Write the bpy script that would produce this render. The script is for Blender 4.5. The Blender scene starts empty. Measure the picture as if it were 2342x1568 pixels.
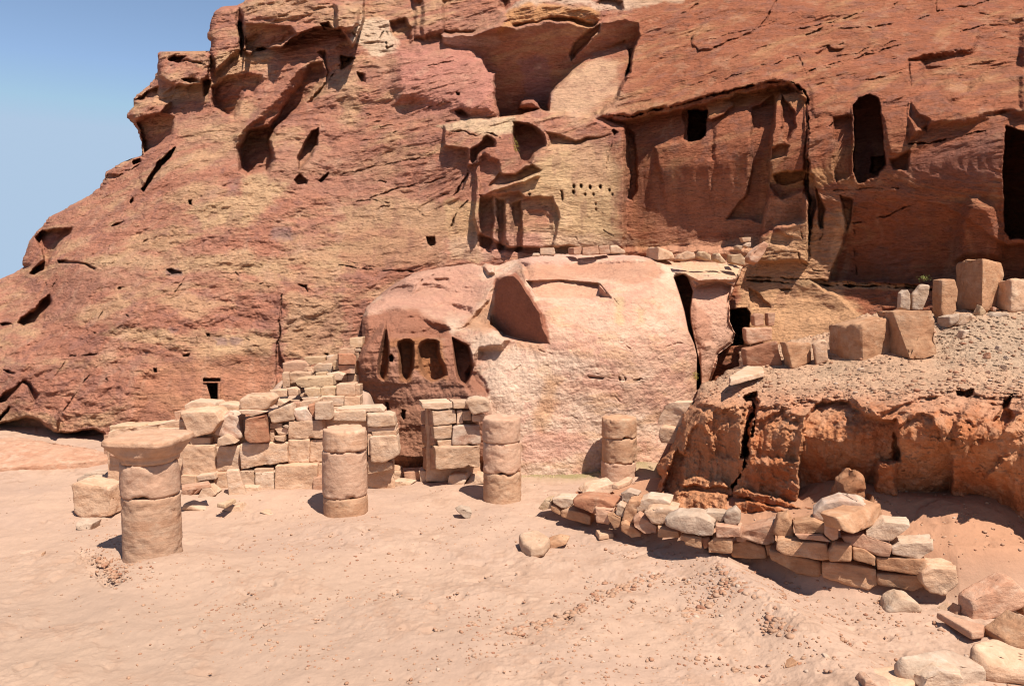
import bpy, bmesh, math, random
import numpy as np
from mathutils import Vector, noise as mnoise

# ------------------------------------------------------------------ camera
F = 1786.0; CU, CV = 1171.0, 784.0; HOR = 650.0      # the photo measured 2342 x 1568
PITCH = math.atan((CV - HOR) / F)
CAM = np.array([0.0, 0.0, 3.4])
scene = bpy.context.scene
cd = bpy.data.cameras.new('camera'); cam = bpy.data.objects.new('camera', cd)
scene.collection.objects.link(cam); scene.camera = cam
cam.location = CAM; cam.rotation_euler = (math.pi / 2 - PITCH, 0, 0)
cd.sensor_width = 36; cd.lens = F / 2342 * 36; cd.clip_start = 0.1; cd.clip_end = 9000

# ------------------------------------------------------------------ light
SUN = np.array([0.40, -0.58, 1.22]); SUN /= np.linalg.norm(SUN)
elev = math.asin(SUN[2]); azim = math.atan2(SUN[0], SUN[1])
w = bpy.data.worlds.new('World'); scene.world = w; w.use_nodes = True
nt = w.node_tree; bg = nt.nodes['Background']
sky = nt.nodes.new('ShaderNodeTexSky'); sky.sky_type = 'NISHITA'; sky.sun_disc = False
sky.sun_elevation = elev; sky.sun_rotation = azim % (2 * math.pi)
sky.air_density = 0.62; sky.dust_density = 0.1; sky.ozone_density = 1.3; sky.altitude = 900
mn = nt.nodes.new('ShaderNodeVectorMath'); mn.operation = 'MINIMUM'; mn.inputs[1].default_value = (2.75, 3.65, 4.8)   # keeps the low haze from burning out
gg = nt.nodes.new('ShaderNodeVectorMath'); gg.operation = 'MULTIPLY'; gg.inputs[1].default_value = (1.5, 1.38, 1.2)
nt.links.new(sky.outputs[0], gg.inputs[0]); nt.links.new(gg.outputs[0], mn.inputs[0]); nt.links.new(mn.outputs[0], bg.inputs[0]); bg.inputs[1].default_value = 0.098
sl = bpy.data.lights.new('sun', 'SUN'); sl.energy = 5.0; sl.angle = math.radians(0.53); sl.color = (1, 0.935, 0.83)
so = bpy.data.objects.new('sun', sl); scene.collection.objects.link(so)
so.rotation_euler = Vector(SUN).to_track_quat('Z', 'Y').to_euler(); so.location = (20, -20, 40)
scene.view_settings.view_transform = 'Standard'; scene.view_settings.look = 'None'
scene.view_settings.gamma = 1; scene.view_settings.exposure = 0.70
scene.cycles.filter_width = 1.1; scene.cycles.max_bounces = 6; scene.cycles.diffuse_bounces = 5

ALB = (0.64, 0.585, 0.55)
# ------------------------------------------------------------------ numpy noise
_r = np.random.RandomState(7)
PERM = np.tile(_r.permutation(256).astype(np.int32), 3)
G = _r.normal(size=(256, 3)).astype(np.float32); G /= np.linalg.norm(G, axis=1)[:, None]
def gn(x, y, z):
    x = np.asarray(x, np.float32); y = np.asarray(y, np.float32); z = np.asarray(z, np.float32)
    xi = np.floor(x); yi = np.floor(y); zi = np.floor(z)
    fx = x - xi; fy = y - yi; fz = z - zi
    xi = xi.astype(np.int32) & 255; yi = yi.astype(np.int32) & 255; zi = zi.astype(np.int32) & 255
    u = fx * fx * fx * (fx * (fx * 6 - 15) + 10); v = fy * fy * fy * (fy * (fy * 6 - 15) + 10); t = fz * fz * fz * (fz * (fz * 6 - 15) + 10)
    def c(i, j, k):
        g = G[PERM[PERM[PERM[xi + i] + yi + j] + zi + k]]
        return g[..., 0] * (fx - i) + g[..., 1] * (fy - j) + g[..., 2] * (fz - k)
    def l(a, b, s): return a + (b - a) * s
    return l(l(l(c(0,0,0), c(1,0,0), u), l(c(0,1,0), c(1,1,0), u), v), l(l(c(0,0,1), c(1,0,1), u), l(c(0,1,1), c(1,1,1), u), v), t) * 1.6
def fbm(x, y, z, o=4, gain=0.5, seed=0):
    s = 0; a = 1.0; f = 1.0
    for i in range(o):
        s = s + a * gn(x * f + seed * 17.3 + i * 5.1, y * f + seed * 9.7, z * f - seed * 3.1); a *= gain; f *= 2.03
    return s
def ridge(x, y, z, o=4, seed=0):
    s = 0; a = 1.0; f = 1.0
    for i in range(o):
        s = s + a * (1 - 2 * np.abs(gn(x * f + seed * 13.3 + i * 3.7, y * f + seed * 7.7, z * f))); a *= 0.5; f *= 2.07
    return s * 0.5
def sst(a, b, x):
    t = np.clip((x - a) / (b - a), 0, 1); return t * t * (3 - 2 * t)

# ------------------------------------------------------------------ pixel <-> world
sp, cp = math.sin(PITCH), math.cos(PITCH)
def ray(u, v):
    a = (np.asarray(u, float) - CU) / F; b = (CV - np.asarray(v, float)) / F
    return a, cp + b * sp, -sp + b * cp
def at(u, v, Y):                                     # the point seen at (u, v) at distance Y along world y
    rx, ry, rz = ray(u, v); k = Y / ry
    return np.stack([rx * k, np.asarray(Y) + 0 * k, CAM[2] + rz * k], -1)
def onz(u, v, z=0.0):                                # the point seen at (u, v) on the level z
    rx, ry, rz = ray(u, v); k = (z - CAM[2]) / rz
    return np.array([rx * k, ry * k, z])
T = {'a': (0, 0, 3), 'b': (780.6, 0, 3), 'c': (1561.2, 0, 3), 'd': (0, 522.7, 3), 'e': (780.6, 522.7, 3), 'f': (1561.2, 522.7, 3),
     'g': (0, 1045.3, 3), 'h': (780.6, 1045.3, 3), 'i': (1561.2, 1045.3, 3), 'j': (183, 731.8, 4.796), 'k': (609.9, 731.8, 4.796),
     'l': (1189.2, 1036.8, 4.796), 'm': (1616.1, 1097.8, 4.796), 'v': (0, 0, 1)}
def px(tag, s):                                      # 'x,y x,y ...' measured in an enlargement of the photo
    ou, ov, k = T[tag]
    if isinstance(s, str):
        s = [tuple(float(q) for q in p.split(',')) for p in s.split()]
    return [(ou + p[0] / k, ov + p[1] / k) + tuple(p[2:]) for p in s]

# ------------------------------------------------------------------ scene helpers
C = scene.collection
def empty(name, loc, label, cat, group=None):
    o = bpy.data.objects.new(name, None); C.objects.link(o); o.location = loc; o.empty_display_size = 0.2
    tag(o, label, cat, group); return o
def tag(o, label, cat, group=None, kind=None):
    o['label'] = label; o['category'] = cat
    if group: o['group'] = group
    if kind: o['kind'] = kind
    return o
def link(name, me, mat, parent=None):
    o = bpy.data.objects.new(name, me); C.objects.link(o)
    if mat: me.materials.append(mat)
    if parent is not None:
        o.parent = parent; o.location = -parent.location
    return o
def grid_mesh(name, P, col=None, keep=None):
    n, m = P.shape[:2]
    me = bpy.data.meshes.new(name)
    idx = np.arange(n * m, dtype=np.int32).reshape(n, m)
    q = np.stack([idx[:-1, :-1], idx[1:, :-1], idx[1:, 1:], idx[:-1, 1:]], -1)
    q = q.reshape(-1, 4) if keep is None else q[keep]
    me.vertices.add(n * m); me.vertices.foreach_set('co', P.astype(np.float32).ravel())
    me.loops.add(len(q) * 4); me.loops.foreach_set('vertex_index', q.astype(np.int32).ravel())
    me.polygons.add(len(q)); me.polygons.foreach_set('loop_start', np.arange(0, len(q) * 4, 4, dtype=np.int32))
    me.polygons.foreach_set('loop_total', np.full(len(q), 4, np.int32))
    me.polygons.foreach_set('use_smooth', np.ones(len(q), bool))
    me.update(calc_edges=True)
    if col is not None:
        a = me.color_attributes.new('Col', 'FLOAT_COLOR', 'POINT')
        c4 = np.ones((n * m, 4), np.float32); c4[:, :3] = np.clip(col.reshape(-1, 3) * np.array(ALB, np.float32), 0.01, 0.9); a.data.foreach_set('color', c4.ravel())
    return me

# ------------------------------------------------------------------ materials
def nd(nt, t, **k):
    n = nt.nodes.new(t)
    for a, b in k.items(): setattr(n, a, b)
    return n
def base_mat(name):
    m = bpy.data.materials.new(name); m.use_nodes = True; t = m.node_tree
    b = t.nodes['Principled BSDF']; b.inputs['Roughness'].default_value = 0.93; b.inputs['Specular IOR Level'].default_value = 0.098
    return m, t, b
def mul_noise(t, col, co, scale, lo, hi, detail=6, rough=0.6, stretch=(1, 1, 1), rot=(0, 0, 0), dist=0.0):
    mp = nd(t, 'ShaderNodeMapping'); mp.inputs['Scale'].default_value = stretch; mp.inputs['Rotation'].default_value = rot
    t.links.new(co, mp.inputs[0])
    n = nd(t, 'ShaderNodeTexNoise'); n.inputs['Scale'].default_value = scale; n.inputs['Detail'].default_value = detail
    n.inputs['Roughness'].default_value = rough; n.inputs['Distortion'].default_value = dist
    t.links.new(mp.outputs[0], n.inputs['Vector'])
    r = nd(t, 'ShaderNodeMapRange'); r.inputs[1].default_value = 0.3; r.inputs[2].default_value = 0.7
    r.inputs[3].default_value = lo; r.inputs[4].default_value = hi
    t.links.new(n.outputs['Fac'], r.inputs[0])
    v = nd(t, 'ShaderNodeVectorMath', operation='SCALE'); t.links.new(col, v.inputs[0]); t.links.new(r.outputs[0], v.inputs['Scale'])
    return v.outputs[0], n.outputs['Fac']
def mix_noise(t, col, c2, co, scale, a, b, detail=6, rough=0.6, stretch=(1, 1, 1), rot=(0, 0, 0), dist=0.0, amt=1.0):
    mp = nd(t, 'ShaderNodeMapping'); mp.inputs['Scale'].default_value = stretch; mp.inputs['Rotation'].default_value = rot
    t.links.new(co, mp.inputs[0])
    n = nd(t, 'ShaderNodeTexNoise'); n.inputs['Scale'].default_value = scale; n.inputs['Detail'].default_value = detail
    n.inputs['Roughness'].default_value = rough; n.inputs['Distortion'].default_value = dist
    t.links.new(mp.outputs[0], n.inputs['Vector'])
    r = nd(t, 'ShaderNodeMapRange'); r.inputs[1].default_value = a; r.inputs[2].default_value = b; r.inputs[4].default_value = amt
    t.links.new(n.outputs['Fac'], r.inputs[0])
    x = nd(t, 'ShaderNodeMix', data_type='RGBA'); t.links.new(r.outputs[0], x.inputs[0])
    t.links.new(col, x.inputs[6]); x.inputs[7].default_value = (*c2, 1)
    return x.outputs[2]
def bump(t, b, co, layers):
    prev = None
    for (scale, strength, dist, stretch, detail) in layers:
        mp = nd(t, 'ShaderNodeMapping'); mp.inputs['Scale'].default_value = stretch; t.links.new(co, mp.inputs[0])
        n = nd(t, 'ShaderNodeTexNoise'); n.inputs['Scale'].default_value = scale; n.inputs['Detail'].default_value = detail
        n.inputs['Roughness'].default_value = 0.62
        t.links.new(mp.outputs[0], n.inputs['Vector'])
        k = nd(t, 'ShaderNodeBump'); k.inputs['Strength'].default_value = strength; k.inputs['Distance'].default_value = dist
        t.links.new(n.outputs['Fac'], k.inputs['Height'])
        if prev: t.links.new(prev, k.inputs['Normal'])
        prev = k.outputs[0]
    t.links.new(prev, b.inputs['Normal'])
def rock_mat(name, stretch=(1, 1, 4), bumps=None, lo=0.78, hi=1.2, glo=.77, ghi=1.2):
    m, t, b = base_mat(name)
    at_ = nd(t, 'ShaderNodeAttribute', attribute_name='Col'); tc = nd(t, 'ShaderNodeTexCoord')
    col, _ = mul_noise(t, at_.outputs['Color'], tc.outputs['Object'], 1.6, lo, hi, 10, 0.72, stretch, (0, 0.12, 0), 0.6)
    col, _ = mul_noise(t, col, tc.outputs['Object'], 11, glo, ghi, 8, 0.75, (1, 1, 1.8))
    t.links.new(col, b.inputs['Base Color'])
    bump(t, b, tc.outputs['Object'], bumps or [(2.2, 0.9, 0.2, stretch, 10), (9, 1.0, 0.07, (1, 1, 2.2), 8)])
    return m
STONE = {}
def stone_mat(name, c1, c2, c3, stretch=(1, 1, 4), bs=1.0, shade=(0.84, 1.14)):
    if name in STONE: return STONE[name]
    c1, c2, c3 = [tuple(q[i] * (.71, .665, .615)[i] for i in range(3)) for q in (c1, c2, c3)]
    m, t, b = base_mat(name)
    tc = nd(t, 'ShaderNodeTexCoord'); oi = nd(t, 'ShaderNodeObjectInfo')
    ad = nd(t, 'ShaderNodeVectorMath', operation='ADD'); sc = nd(t, 'ShaderNodeVectorMath', operation='SCALE')
    cb = nd(t, 'ShaderNodeCombineXYZ')
    for i in range(3): t.links.new(oi.outputs['Random'], cb.inputs[i])
    t.links.new(cb.outputs[0], sc.inputs[0]); sc.inputs['Scale'].default_value = 13
    t.links.new(tc.outputs['Object'], ad.inputs[0]); t.links.new(sc.outputs[0], ad.inputs[1]); co = ad.outputs[0]
    rgb = nd(t, 'ShaderNodeRGB'); rgb.outputs[0].default_value = (*c1, 1)
    col = mix_noise(t, rgb.outputs[0], c2, co, 2.2, 0.42, 0.62, 8, 0.62, stretch, (0.1, 0.15, 0), 0.8)
    col = mix_noise(t, col, c3, co, 4.0, 0.52, 0.66, 8, 0.66, (1, 1, 1.5), (0, 0, 0), 0.5, 0.8)
    col, _ = mul_noise(t, col, co, 9, *shade, 8, 0.7)
    mr = nd(t, 'ShaderNodeMapRange'); mr.inputs[3].default_value = 0.86; mr.inputs[4].default_value = 1.1
    t.links.new(oi.outputs['Random'], mr.inputs[0])
    v = nd(t, 'ShaderNodeVectorMath', operation='SCALE'); t.links.new(col, v.inputs[0]); t.links.new(mr.outputs[0], v.inputs['Scale'])
    t.links.new(v.outputs[0], b.inputs['Base Color'])
    bump(t, b, co, [(6, 0.35 * bs, 0.04, (stretch[0], stretch[1], 1 + .5 * (stretch[2] - 1)), 8), (26, 0.7 * bs, 0.016, (1, 1, 1), 8)])
    STONE[name] = m; return m
PALE = stone_mat('pale_sandstone', (0.72, 0.515, 0.385), (0.65, 0.425, 0.29), (0.75, 0.58, 0.46))
TAN = stone_mat('tan_sandstone', (0.67, 0.455, 0.325), (0.60, 0.375, 0.25), (0.71, 0.52, 0.39))
PINK = stone_mat('pink_sandstone', (0.62, 0.38, 0.27), (0.54, 0.29, 0.195), (0.68, 0.48, 0.37))
RED = stone_mat('red_sandstone', (0.50, 0.25, 0.155), (0.42, 0.185, 0.115), (0.58, 0.36, 0.25))
ORANGE = stone_mat('orange_sandstone', (0.56, 0.33, 0.205), (0.48, 0.255, 0.15), (0.63, 0.42, 0.29))
GREY = stone_mat('grey_sandstone', (0.58, 0.45, 0.36), (0.48, 0.34, 0.26), (0.65, 0.53, 0.44))
YELLOW = stone_mat('yellow_sandstone', (0.65, 0.465, 0.315), (0.58, 0.39, 0.25), (0.69, 0.52, 0.385))
WHITE = stone_mat('white_sandstone', (0.70, 0.53, 0.41), (0.62, 0.43, 0.31), (0.74, 0.60, 0.50))
MOT = stone_mat('mottled_sandstone', (0.68, 0.52, 0.42), (0.52, 0.31, 0.23), (0.72, 0.59, 0.51), (1.3, 1, 2))
EARTH = stone_mat('packed_earth', (0.50, 0.25, 0.14), (0.42, 0.19, 0.10), (0.56, 0.33, 0.21), (1, 1, 1.5), 1.6)
DRUMW = stone_mat('banded_drum_stone', (0.64, 0.42, 0.30), (0.58, 0.345, 0.23), (0.68, 0.48, 0.36), (0.4, 0.4, 5), 0.8, (.80, 1.14))
DRUMP = stone_mat('pink_drum_stone', (0.64, 0.42, 0.31), (0.60, 0.37, 0.265), (0.67, 0.47, 0.36), (0.7, 0.7, 3), 0.8, (.82, 1.12))
DRUMO = stone_mat('orange_drum_stone', (0.61, 0.385, 0.26), (0.54, 0.31, 0.195), (0.65, 0.45, 0.32), (0.7, 0.7, 4), 0.8, (.80, 1.14))
MATS = dict(P=PALE, T=TAN, K=PINK, R=RED, O=ORANGE, G=GREY, Y=YELLOW, W=WHITE, M=MOT, E=EARTH)

# ------------------------------------------------------------------ relief sculpting
class Relief:
    def __init__(s, U, V, Y, wamp=2.5, wsc=0.03, seed=1):
        s.U, s.V, s.Y = U.astype(np.float32), V.astype(np.float32), Y.astype(np.float32)
        s.wu = s.U + wamp * fbm(s.U * wsc, s.V * wsc, 0 * U, 4, 0.55, seed)
        s.wv = s.V + wamp * fbm(s.U * wsc, s.V * wsc, 0 * U + 9.5, 4, 0.55, seed + 1)
    def win(s, pts, m):
        a = np.array([p[:2] for p in pts]); lo = a.min(0) - m - 6; hi = a.max(0) + m + 6
        ok = (s.U > lo[0]) & (s.U < hi[0]) & (s.V > lo[1]) & (s.V < hi[1])
        r = np.where(ok.any(1))[0]; c = np.where(ok.any(0))[0]
        if len(r) == 0 or len(c) == 0: return None
        return slice(r[0], r[-1] + 1), slice(c[0], c[-1] + 1)
    def dist(s, pts, w, closed, warp=True):
        x = (s.wu if warp else s.U)[w]; y = (s.wv if warp else s.V)[w]
        d = np.full(x.shape, 1e9, np.float32); ins = np.zeros(x.shape, bool)
        n = len(pts)
        for i in range(n if closed else n - 1):
            ax, ay = pts[i][:2]; bx, by = pts[(i + 1) % n][:2]
            ex, ey = bx - ax, by - ay; L = ex * ex + ey * ey + 1e-9
            t = np.clip(((x - ax) * ex + (y - ay) * ey) / L, 0, 1)
            d = np.minimum(d, (x - ax - t * ex) ** 2 + (y - ay - t * ey) ** 2)
            if closed and ay != by:
                c = ((ay > y) != (by > y)) & (x < (bx - ax) * (y - ay) / (by - ay) + ax); ins ^= c
        d = np.sqrt(d)
        return np.where(ins, -d, d) if closed else d
    def mask(s, pts, si, so, warp=True):
        w = s.win(pts, so)
        if w is None: return None, None
        return w, 1 - sst(-si, so, s.dist(pts, w, True, warp))
    def push(s, pts, d, si=2.0, so=1.0, grad=None, warp=True):   # d > 0 recesses; grad=(p0, d0, p1, d1) ramps the amount
        w, k = s.mask(pts, si, so, warp)
        if w is None: return
        if grad:
            (x0, y0), d0, (x1, y1), d1 = grad
            t = np.clip(((s.U[w] - x0) * (x1 - x0) + (s.V[w] - y0) * (y1 - y0)) / ((x1 - x0) ** 2 + (y1 - y0) ** 2), 0, 1)
            d = d0 + (d1 - d0) * t
        s.Y[w] += d * k
    def setY(s, pts, ctrl, si=3, so=2, warp=True, keep=0.0):      # a plane through three (u, v, Y)
        w, k = s.mask(pts, si, so, warp)
        if w is None: return
        A = np.array([[c[0], c[1], 1] for c in ctrl]); q = np.linalg.lstsq(A, np.array([c[2] for c in ctrl]), rcond=None)[0]
        t = q[0] * s.U[w] + q[1] * s.V[w] + q[2]
        s.Y[w] = s.Y[w] * (1 - k * (1 - keep)) + t * k * (1 - keep)
    def crack(s, pts, wd, d, hard=False):
        w = s.win(pts, wd * 3)
        if w is None: return
        e = s.dist(pts, w, False)
        if hard:                                              # a seam that swells and dies out along its length
            q = gn(s.U[w] * .05, s.V[w] * .05, 0 * e + 3.3) + .5 * gn(s.U[w] * .13, s.V[w] * .13, 0 * e)
            ww = wd * np.clip(.5 + 1.1 * q, .05, 1.6)
            k = (1 - sst(ww * 0.3, ww * 1.25, e)) * np.clip(.7 + 1.2 * q, .05, 1.3)
        else: k = np.exp(-(e / wd) ** 2)
        s.Y[w] += (d * .38 if hard else d) * k
    def paint(s, pts, c, amt=1.0, si=10, so=10, rag=10):
        w = s.win(pts, so + rag)
        if w is None: return
        e = s.dist(pts, w, True) + rag * s.rn[w]
        k = (amt * (1 - sst(-si, so, e)))[..., None]
        s.col[w] = s.col[w] * (1 - k) + np.array(c, np.float32) * k
    def line(s, pts, c, wd, amt=1.0):
        w = s.win(pts, wd * 3)
        if w is None: return
        e = s.dist(pts, w, False)
        k = (amt * np.exp(-(e / wd) ** 2))[..., None]
        s.col[w] = s.col[w] * (1 - k) + np.array(c, np.float32) * k
def tps(ctrl, U, V):
    c = np.array(ctrl, float); X = c[:, :2] / 500.0; y = c[:, 2]; n = len(c)
    def k(r2): return 0.5 * r2 * np.log(r2 + 1e-12)
    D = ((X[:, None] - X[None]) ** 2).sum(-1); A = np.zeros((n + 3, n + 3)); A[:n, :n] = k(D) + np.eye(n) * 2e-4
    A[:n, n] = 1; A[:n, n + 1:] = X; A[n:, :n] = A[:n, n:].T
    s = np.linalg.solve(A, np.concatenate([y, [0, 0, 0]]))
    u = (U / 500.0).astype(np.float32); v = (V / 500.0).astype(np.float32)
    o = s[n] + s[n + 1] * u + s[n + 2] * v
    for i in range(n):
        o = o + np.float32(s[i]) * k((u - np.float32(X[i, 0])) ** 2 + (v - np.float32(X[i, 1])) ** 2)
    return o.astype(np.float32)
def arr(c): return np.array(c, np.float32)
def mixc(a, b, k): return a * (1 - k[..., None]) + b * k[..., None]
QUAL = 1.7     # grid step in photo units
# ================================================================== the cliff
def smooth_line(v, pts, amp, sc, seed):
    p = np.array(pts, float)
    return np.interp(v, p[:, 0], p[:, 1]) + amp * fbm(v * sc, 0 * v, 0 * v + seed, 5, 0.6, seed)
def build_cliff():
    vs = np.arange(-170, 1115, QUAL); us = np.arange(-330, 2760, QUAL)
    U, V = np.meshgrid(us, vs); V = V + 4.5 * fbm(U * .028, 0 * U, 0 * U + 2, 4, .6, 15)
    SIL = [(-170, 640), (-60, 600), (0, 566), (10, 556), (17, 540), (19, 510), (30, 492), (45, 485), (60, 481), (84, 475), (92, 485),
           (110, 482), (121, 478), (122, 455), (115, 448), (108, 400), (112, 380), (125, 362), (160, 361), (182, 357), (200, 340), (208, 330),
           (224, 309), (244, 307), (258, 296), (265, 290), (275, 303), (300, 318), (325, 325), (352, 326), (361, 322), (366, 300), (385, 262),
           (398, 241), (420, 235), (432, 226), (450, 205), (470, 168), (486, 140), (500, 112), (520, 96), (545, 74), (570, 62), (600, 53),
           (610, 60), (628, 30), (640, 4), (655, -40), (700, -150), (760, -330), (1115, -400)]
    uL = smooth_line(vs, SIL, 3.0, 0.06, 3) + 2.2 * fbm(vs * .35, 0 * vs, 0 * vs + 4, 3, .7, 6)
    ctrl = [(-330,1100,18.5),(-300,900,19.5),(-300,700,23),(0,1100,16.6),(0,1000,17.0),(240,1040,16.2),(420,1040,16.0),(640,1040,16.4),(830,1000,16.9),
            (830,1110,16.9),(1200,1100,17.6),(1600,1100,16.4),(2000,1100,15.0),(2400,1100,14.2),(2750,1100,13.8),
            (0,800,18.6),(300,800,17.2),(640,800,17.3),(830,780,17.5),(1100,800,18),(40,660,21.5),(200,620,19.6),(420,600,18.9),(700,600,18.7),(920,600,18.4),
            (240,410,23.6),(400,420,21.1),(600,420,20.3),(800,410,20.4),(1000,400,19.7),(330,250,25.0),(480,260,23.5),(700,240,22.5),(900,200,21.9),(1080,200,21.2),
            (480,60,26.3),(700,50,24.8),(900,30,24.8),(600,-150,29.5),(1100,-150,27.5),
            (1120,590,18.2),(1420,580,18.2),(1120,300,19.6),(1300,290,19.6),(1425,290,18.9),(1425,430,18.4),(1500,560,17.8),(1500,300,18.2),(1700,560,16.9),(1700,250,17.2),
            (1850,560,16.3),(1850,250,16.5),(2100,560,15.1),(2100,250,15.3),(2340,560,14.2),(2340,250,14.2),(2700,560,13.2),(2700,250,13.2),
            (1480,120,21.3),(1850,80,19.8),(2340,60,18.3),(1480,-150,27),(2000,-150,25),(2700,-150,22.5),(2700,60,17),
            (1700,640,16.8),(1720,780,15.9),(2000,650,15.5),(2000,740,15.0),(2340,650,14.1),(2340,760,13.8),(1700,1000,15.6)]
    Y = tps(ctrl, U, V)
    R = Relief(U, V, Y, 3.6, 0.03, 1)
    R.rn = fbm(U * .018, V * .045, 0 * U, 4, .6, 4)
    # ---- bedding and weathering
    P = at(U, V, Y); x, y, z = P[..., 0], P[..., 1], P[..., 2]
    k = 0.03 + 0.27 * sst(650, 1000, U) + 0.05 * sst(1500, 2200, U)
    kk = sst(350, 560, V) * 0.8 * sst(900, 1500, U)
    s = z - k * (1 - kk) * (x + 3)
    warp = 0.25 * fbm(x * .35, y * .35, z * .35, 3, .5, 8)
    s = s + warp
    led = fbm(x * .30, y * .30, s * 2.4, 5, .6, 2)
    led = np.tanh(led * 2.2)
    fine = fbm(x * .9, y * .9, s * 9, 4, .62, 5)
    lump = fbm(x * .5, y * .5, z * .5, 4, .5, 6)
    pit = np.clip(gn(x * 3.2 + 50, y * 3.2, s * 6.0) - 0.42, 0, 1)
    smallr = ridge(x * 1.8, y * 1.8, s * 3.2, 4, 3)
    rough = np.ones_like(U)
    def smooth_zone(pts, v):
        w, kq = R.mask(pts, 12, 12)
        rough[w] = rough[w] * (1 - kq) + v * kq
    carved = [(1430,275),(1560,245),(1780,195),(1838,215),(1846,300),(1846,560),(1430,575)]
    smooth_zone([(1060,310),(1425,290),(1425,580),(1040,600)], .38)
    smooth_zone(carved, .5)
    smooth_zone([(1140,270),(1140,60),(1380,40),(1460,60),(1400,250)], .5)
    smooth_zone([(300,1040),(345,870),(400,815),(630,800),(640,1040)], .35)
    smooth_zone([(1690,640),(1990,655),(1990,790),(1690,790)], .3)
    smooth_zone([(780,480),(1040,470),(1040,600),(780,600)], .5)
    smooth_zone([(1880,220),(2342,280),(2342,560),(1880,440)], .5)
    smooth_zone([(1850,560),(2342,400),(2342,720),(1700,640)], .6)
    top = sst(420, 150, V) * sst(1100, 700, U)
    left = sst(1000, 700, U) * sst(250, 420, V)
    led = led * (1 - .85 * left) * (1 - .45 * sst(1400, 1500, U)); fine = fine * (1 - .35 * left)
    lump = lump * (1 - .5 * sst(1400, 1500, U) * sst(150, 260, V))
    R.Y += -(rough * (0.046 * led + 0.018 * fine + left * .045 * fbm(x * 3, y * 3, z * 3.6, 4, .6, 9) + 0.05 * smallr * (1 + 1.6 * top)) + 0.22 * lump * (0.35 + .65 * rough) * (1 + .6 * top)) - rough * (.018 * np.tanh(6 * fbm(x * .9, y * .9, s * 1.9, 4, .6, 24)) + .012 * np.tanh(7 * fbm(x * 2.6, y * 2.6, s * 5, 3, .6, 25))) + rough * 0.05 * pit
    # ---- the skyline tower blocks and their hollows
    p = R.push
    hi = px('a', '1640,45 1700,0 2500,-100 2500,120 2420,330 2342,200 2150,190 2010,260 1930,330 1880,330 1800,330 1720,370 1670,340 1665,100')
    p(hi, -1.6, 3, 3)
    p(px('a', '1670,160 1850,170 1990,180 2040,230 1930,320 1870,325 1740,365 1680,350'), 1.3, 6, 2, grad=((600, 55), .5, (600, 118), 1.9))
    p(px('a', '2200,170 2260,150 2290,190 2230,200'), 1.0, 2, 2)
    p(px('a', '1460,60 1630,60 1660,350 1560,420 1480,500 1440,370 1430,260'), -0.9, 8, 4)
    p(px('a', '1640,150 1680,160 1690,300 1650,380 1640,250'), 1.0, 4, 3)
    p(px('a', '1080,400 1180,330 1400,350 1440,380 1430,520 1380,580 1200,600 1085,520'), -1.2, 6, 3)
    p(px('a', '1150,410 1200,385 1280,395 1240,425 1170,430'), .9, 3, 2)
    p(px('a', '1200,440 1290,425 1400,440 1380,425 1300,415 1190,425'), .5, 3, 2)
    p(px('a', '1250,545 1330,530 1370,560 1300,570'), .6, 3, 2)
    p(px('a', '870,795 920,700 1060,690 1180,700 1100,780 1000,815 930,840'), -0.7, 5, 3)
    p(px('a', '920,820 1060,770 1200,800 1180,930 1080,1000 990,1060 960,900'), .95, 6, 2, grad=((350, 260), .4, (350, 345), 1.7))
    p(px('a', '1000,630 1090,590 1090,660 1050,680 930,700'), .8, 4, 2)
    p(px('a', '1440,600 1480,560 1560,520 1690,500 1800,515 1800,580 1740,660 1680,640 1640,740 1600,805 1540,800 1460,740'), 1.5, 10, 3,
      grad=((520, 170), .45, (520, 268), 1.7))
    p(px('a', '1380,540 1440,540 1430,640 1400,660'), .7, 3, 2)
    # the long gully
    p(px('a', '2120,440 2210,430 2240,520 2200,600 2080,720 1900,880 1860,960 1880,1090 1840,1180 1700,1210 1640,1170 1640,1010 1700,900 1850,860 1950,700 2050,560'),
      1.5, 10, 4, grad=((660, 150), .6, (610, 400), 2.0))
    p(px('a', '1690,900 1880,760 2010,600 2120,440 2060,430 1900,600 1700,800 1600,930 1620,1010'), -0.55, 14, 5)
    p(px('a', '2180,360 2230,340 2260,520 2230,620 2150,720 2100,700 2200,600 2240,500'), .6, 8, 3)
    p(px('a', '2080,1000 2140,900 2190,880 2170,1000 2120,1100 2050,1170 2040,1080'), .9, 5, 3)
    R.crack(px('a', '2420,380 2342,440 2250,560'), 2.2, .9, True)
    p(px('a', '2010,1240 2060,1200 2110,1230 2100,1260 2030,1275'), .5, 3, 2)
    p(px('a', '2190,1240 2260,1180 2250,1210 2200,1250'), .5, 2, 2)
    # left edge: crack with its loose slab, hollows
    p(px('a', '980,1150 1080,1040 1170,1010 1190,1040 1100,1110 1050,1200 980,1300 960,1220'), -.3, 5, 3)
    p(px('a', '1200,1010 1180,1070 1110,1140 1050,1210 980,1315 970,1300 1030,1200 1080,1120'), 1.2, 2, 2)
    p(px('a', '900,1105 965,1085 968,1120 910,1130'), .8, 4, 2)
    p(px('a', '720,1215 740,1190 820,1200 850,1190 800,1220 730,1225'), .4, 2, 2)
    R.crack(px('a', '870,1170 910,1160 960,1130'), 2.0, .4, True)
    p(px('a', '900,1385 915,1360 920,1380 908,1395'), .5, 2, 2); p(px('a', '1300,1375 1320,1375 1320,1400 1305,1400'), .6, 2, 2)
    p(px('a', '760,1560 790,1535 850,1520 800,1550'), .4, 2, 2)
    p(px('d', '285,10 490,-10 480,20 380,140 330,270 240,330 200,310 290,210 290,140 240,60'), 1.3, 5, 2)
    p(px('d', '350,455 360,520 300,620 230,650 160,675 120,650 140,610 220,560 300,480'), .8, 7, 2)
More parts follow.
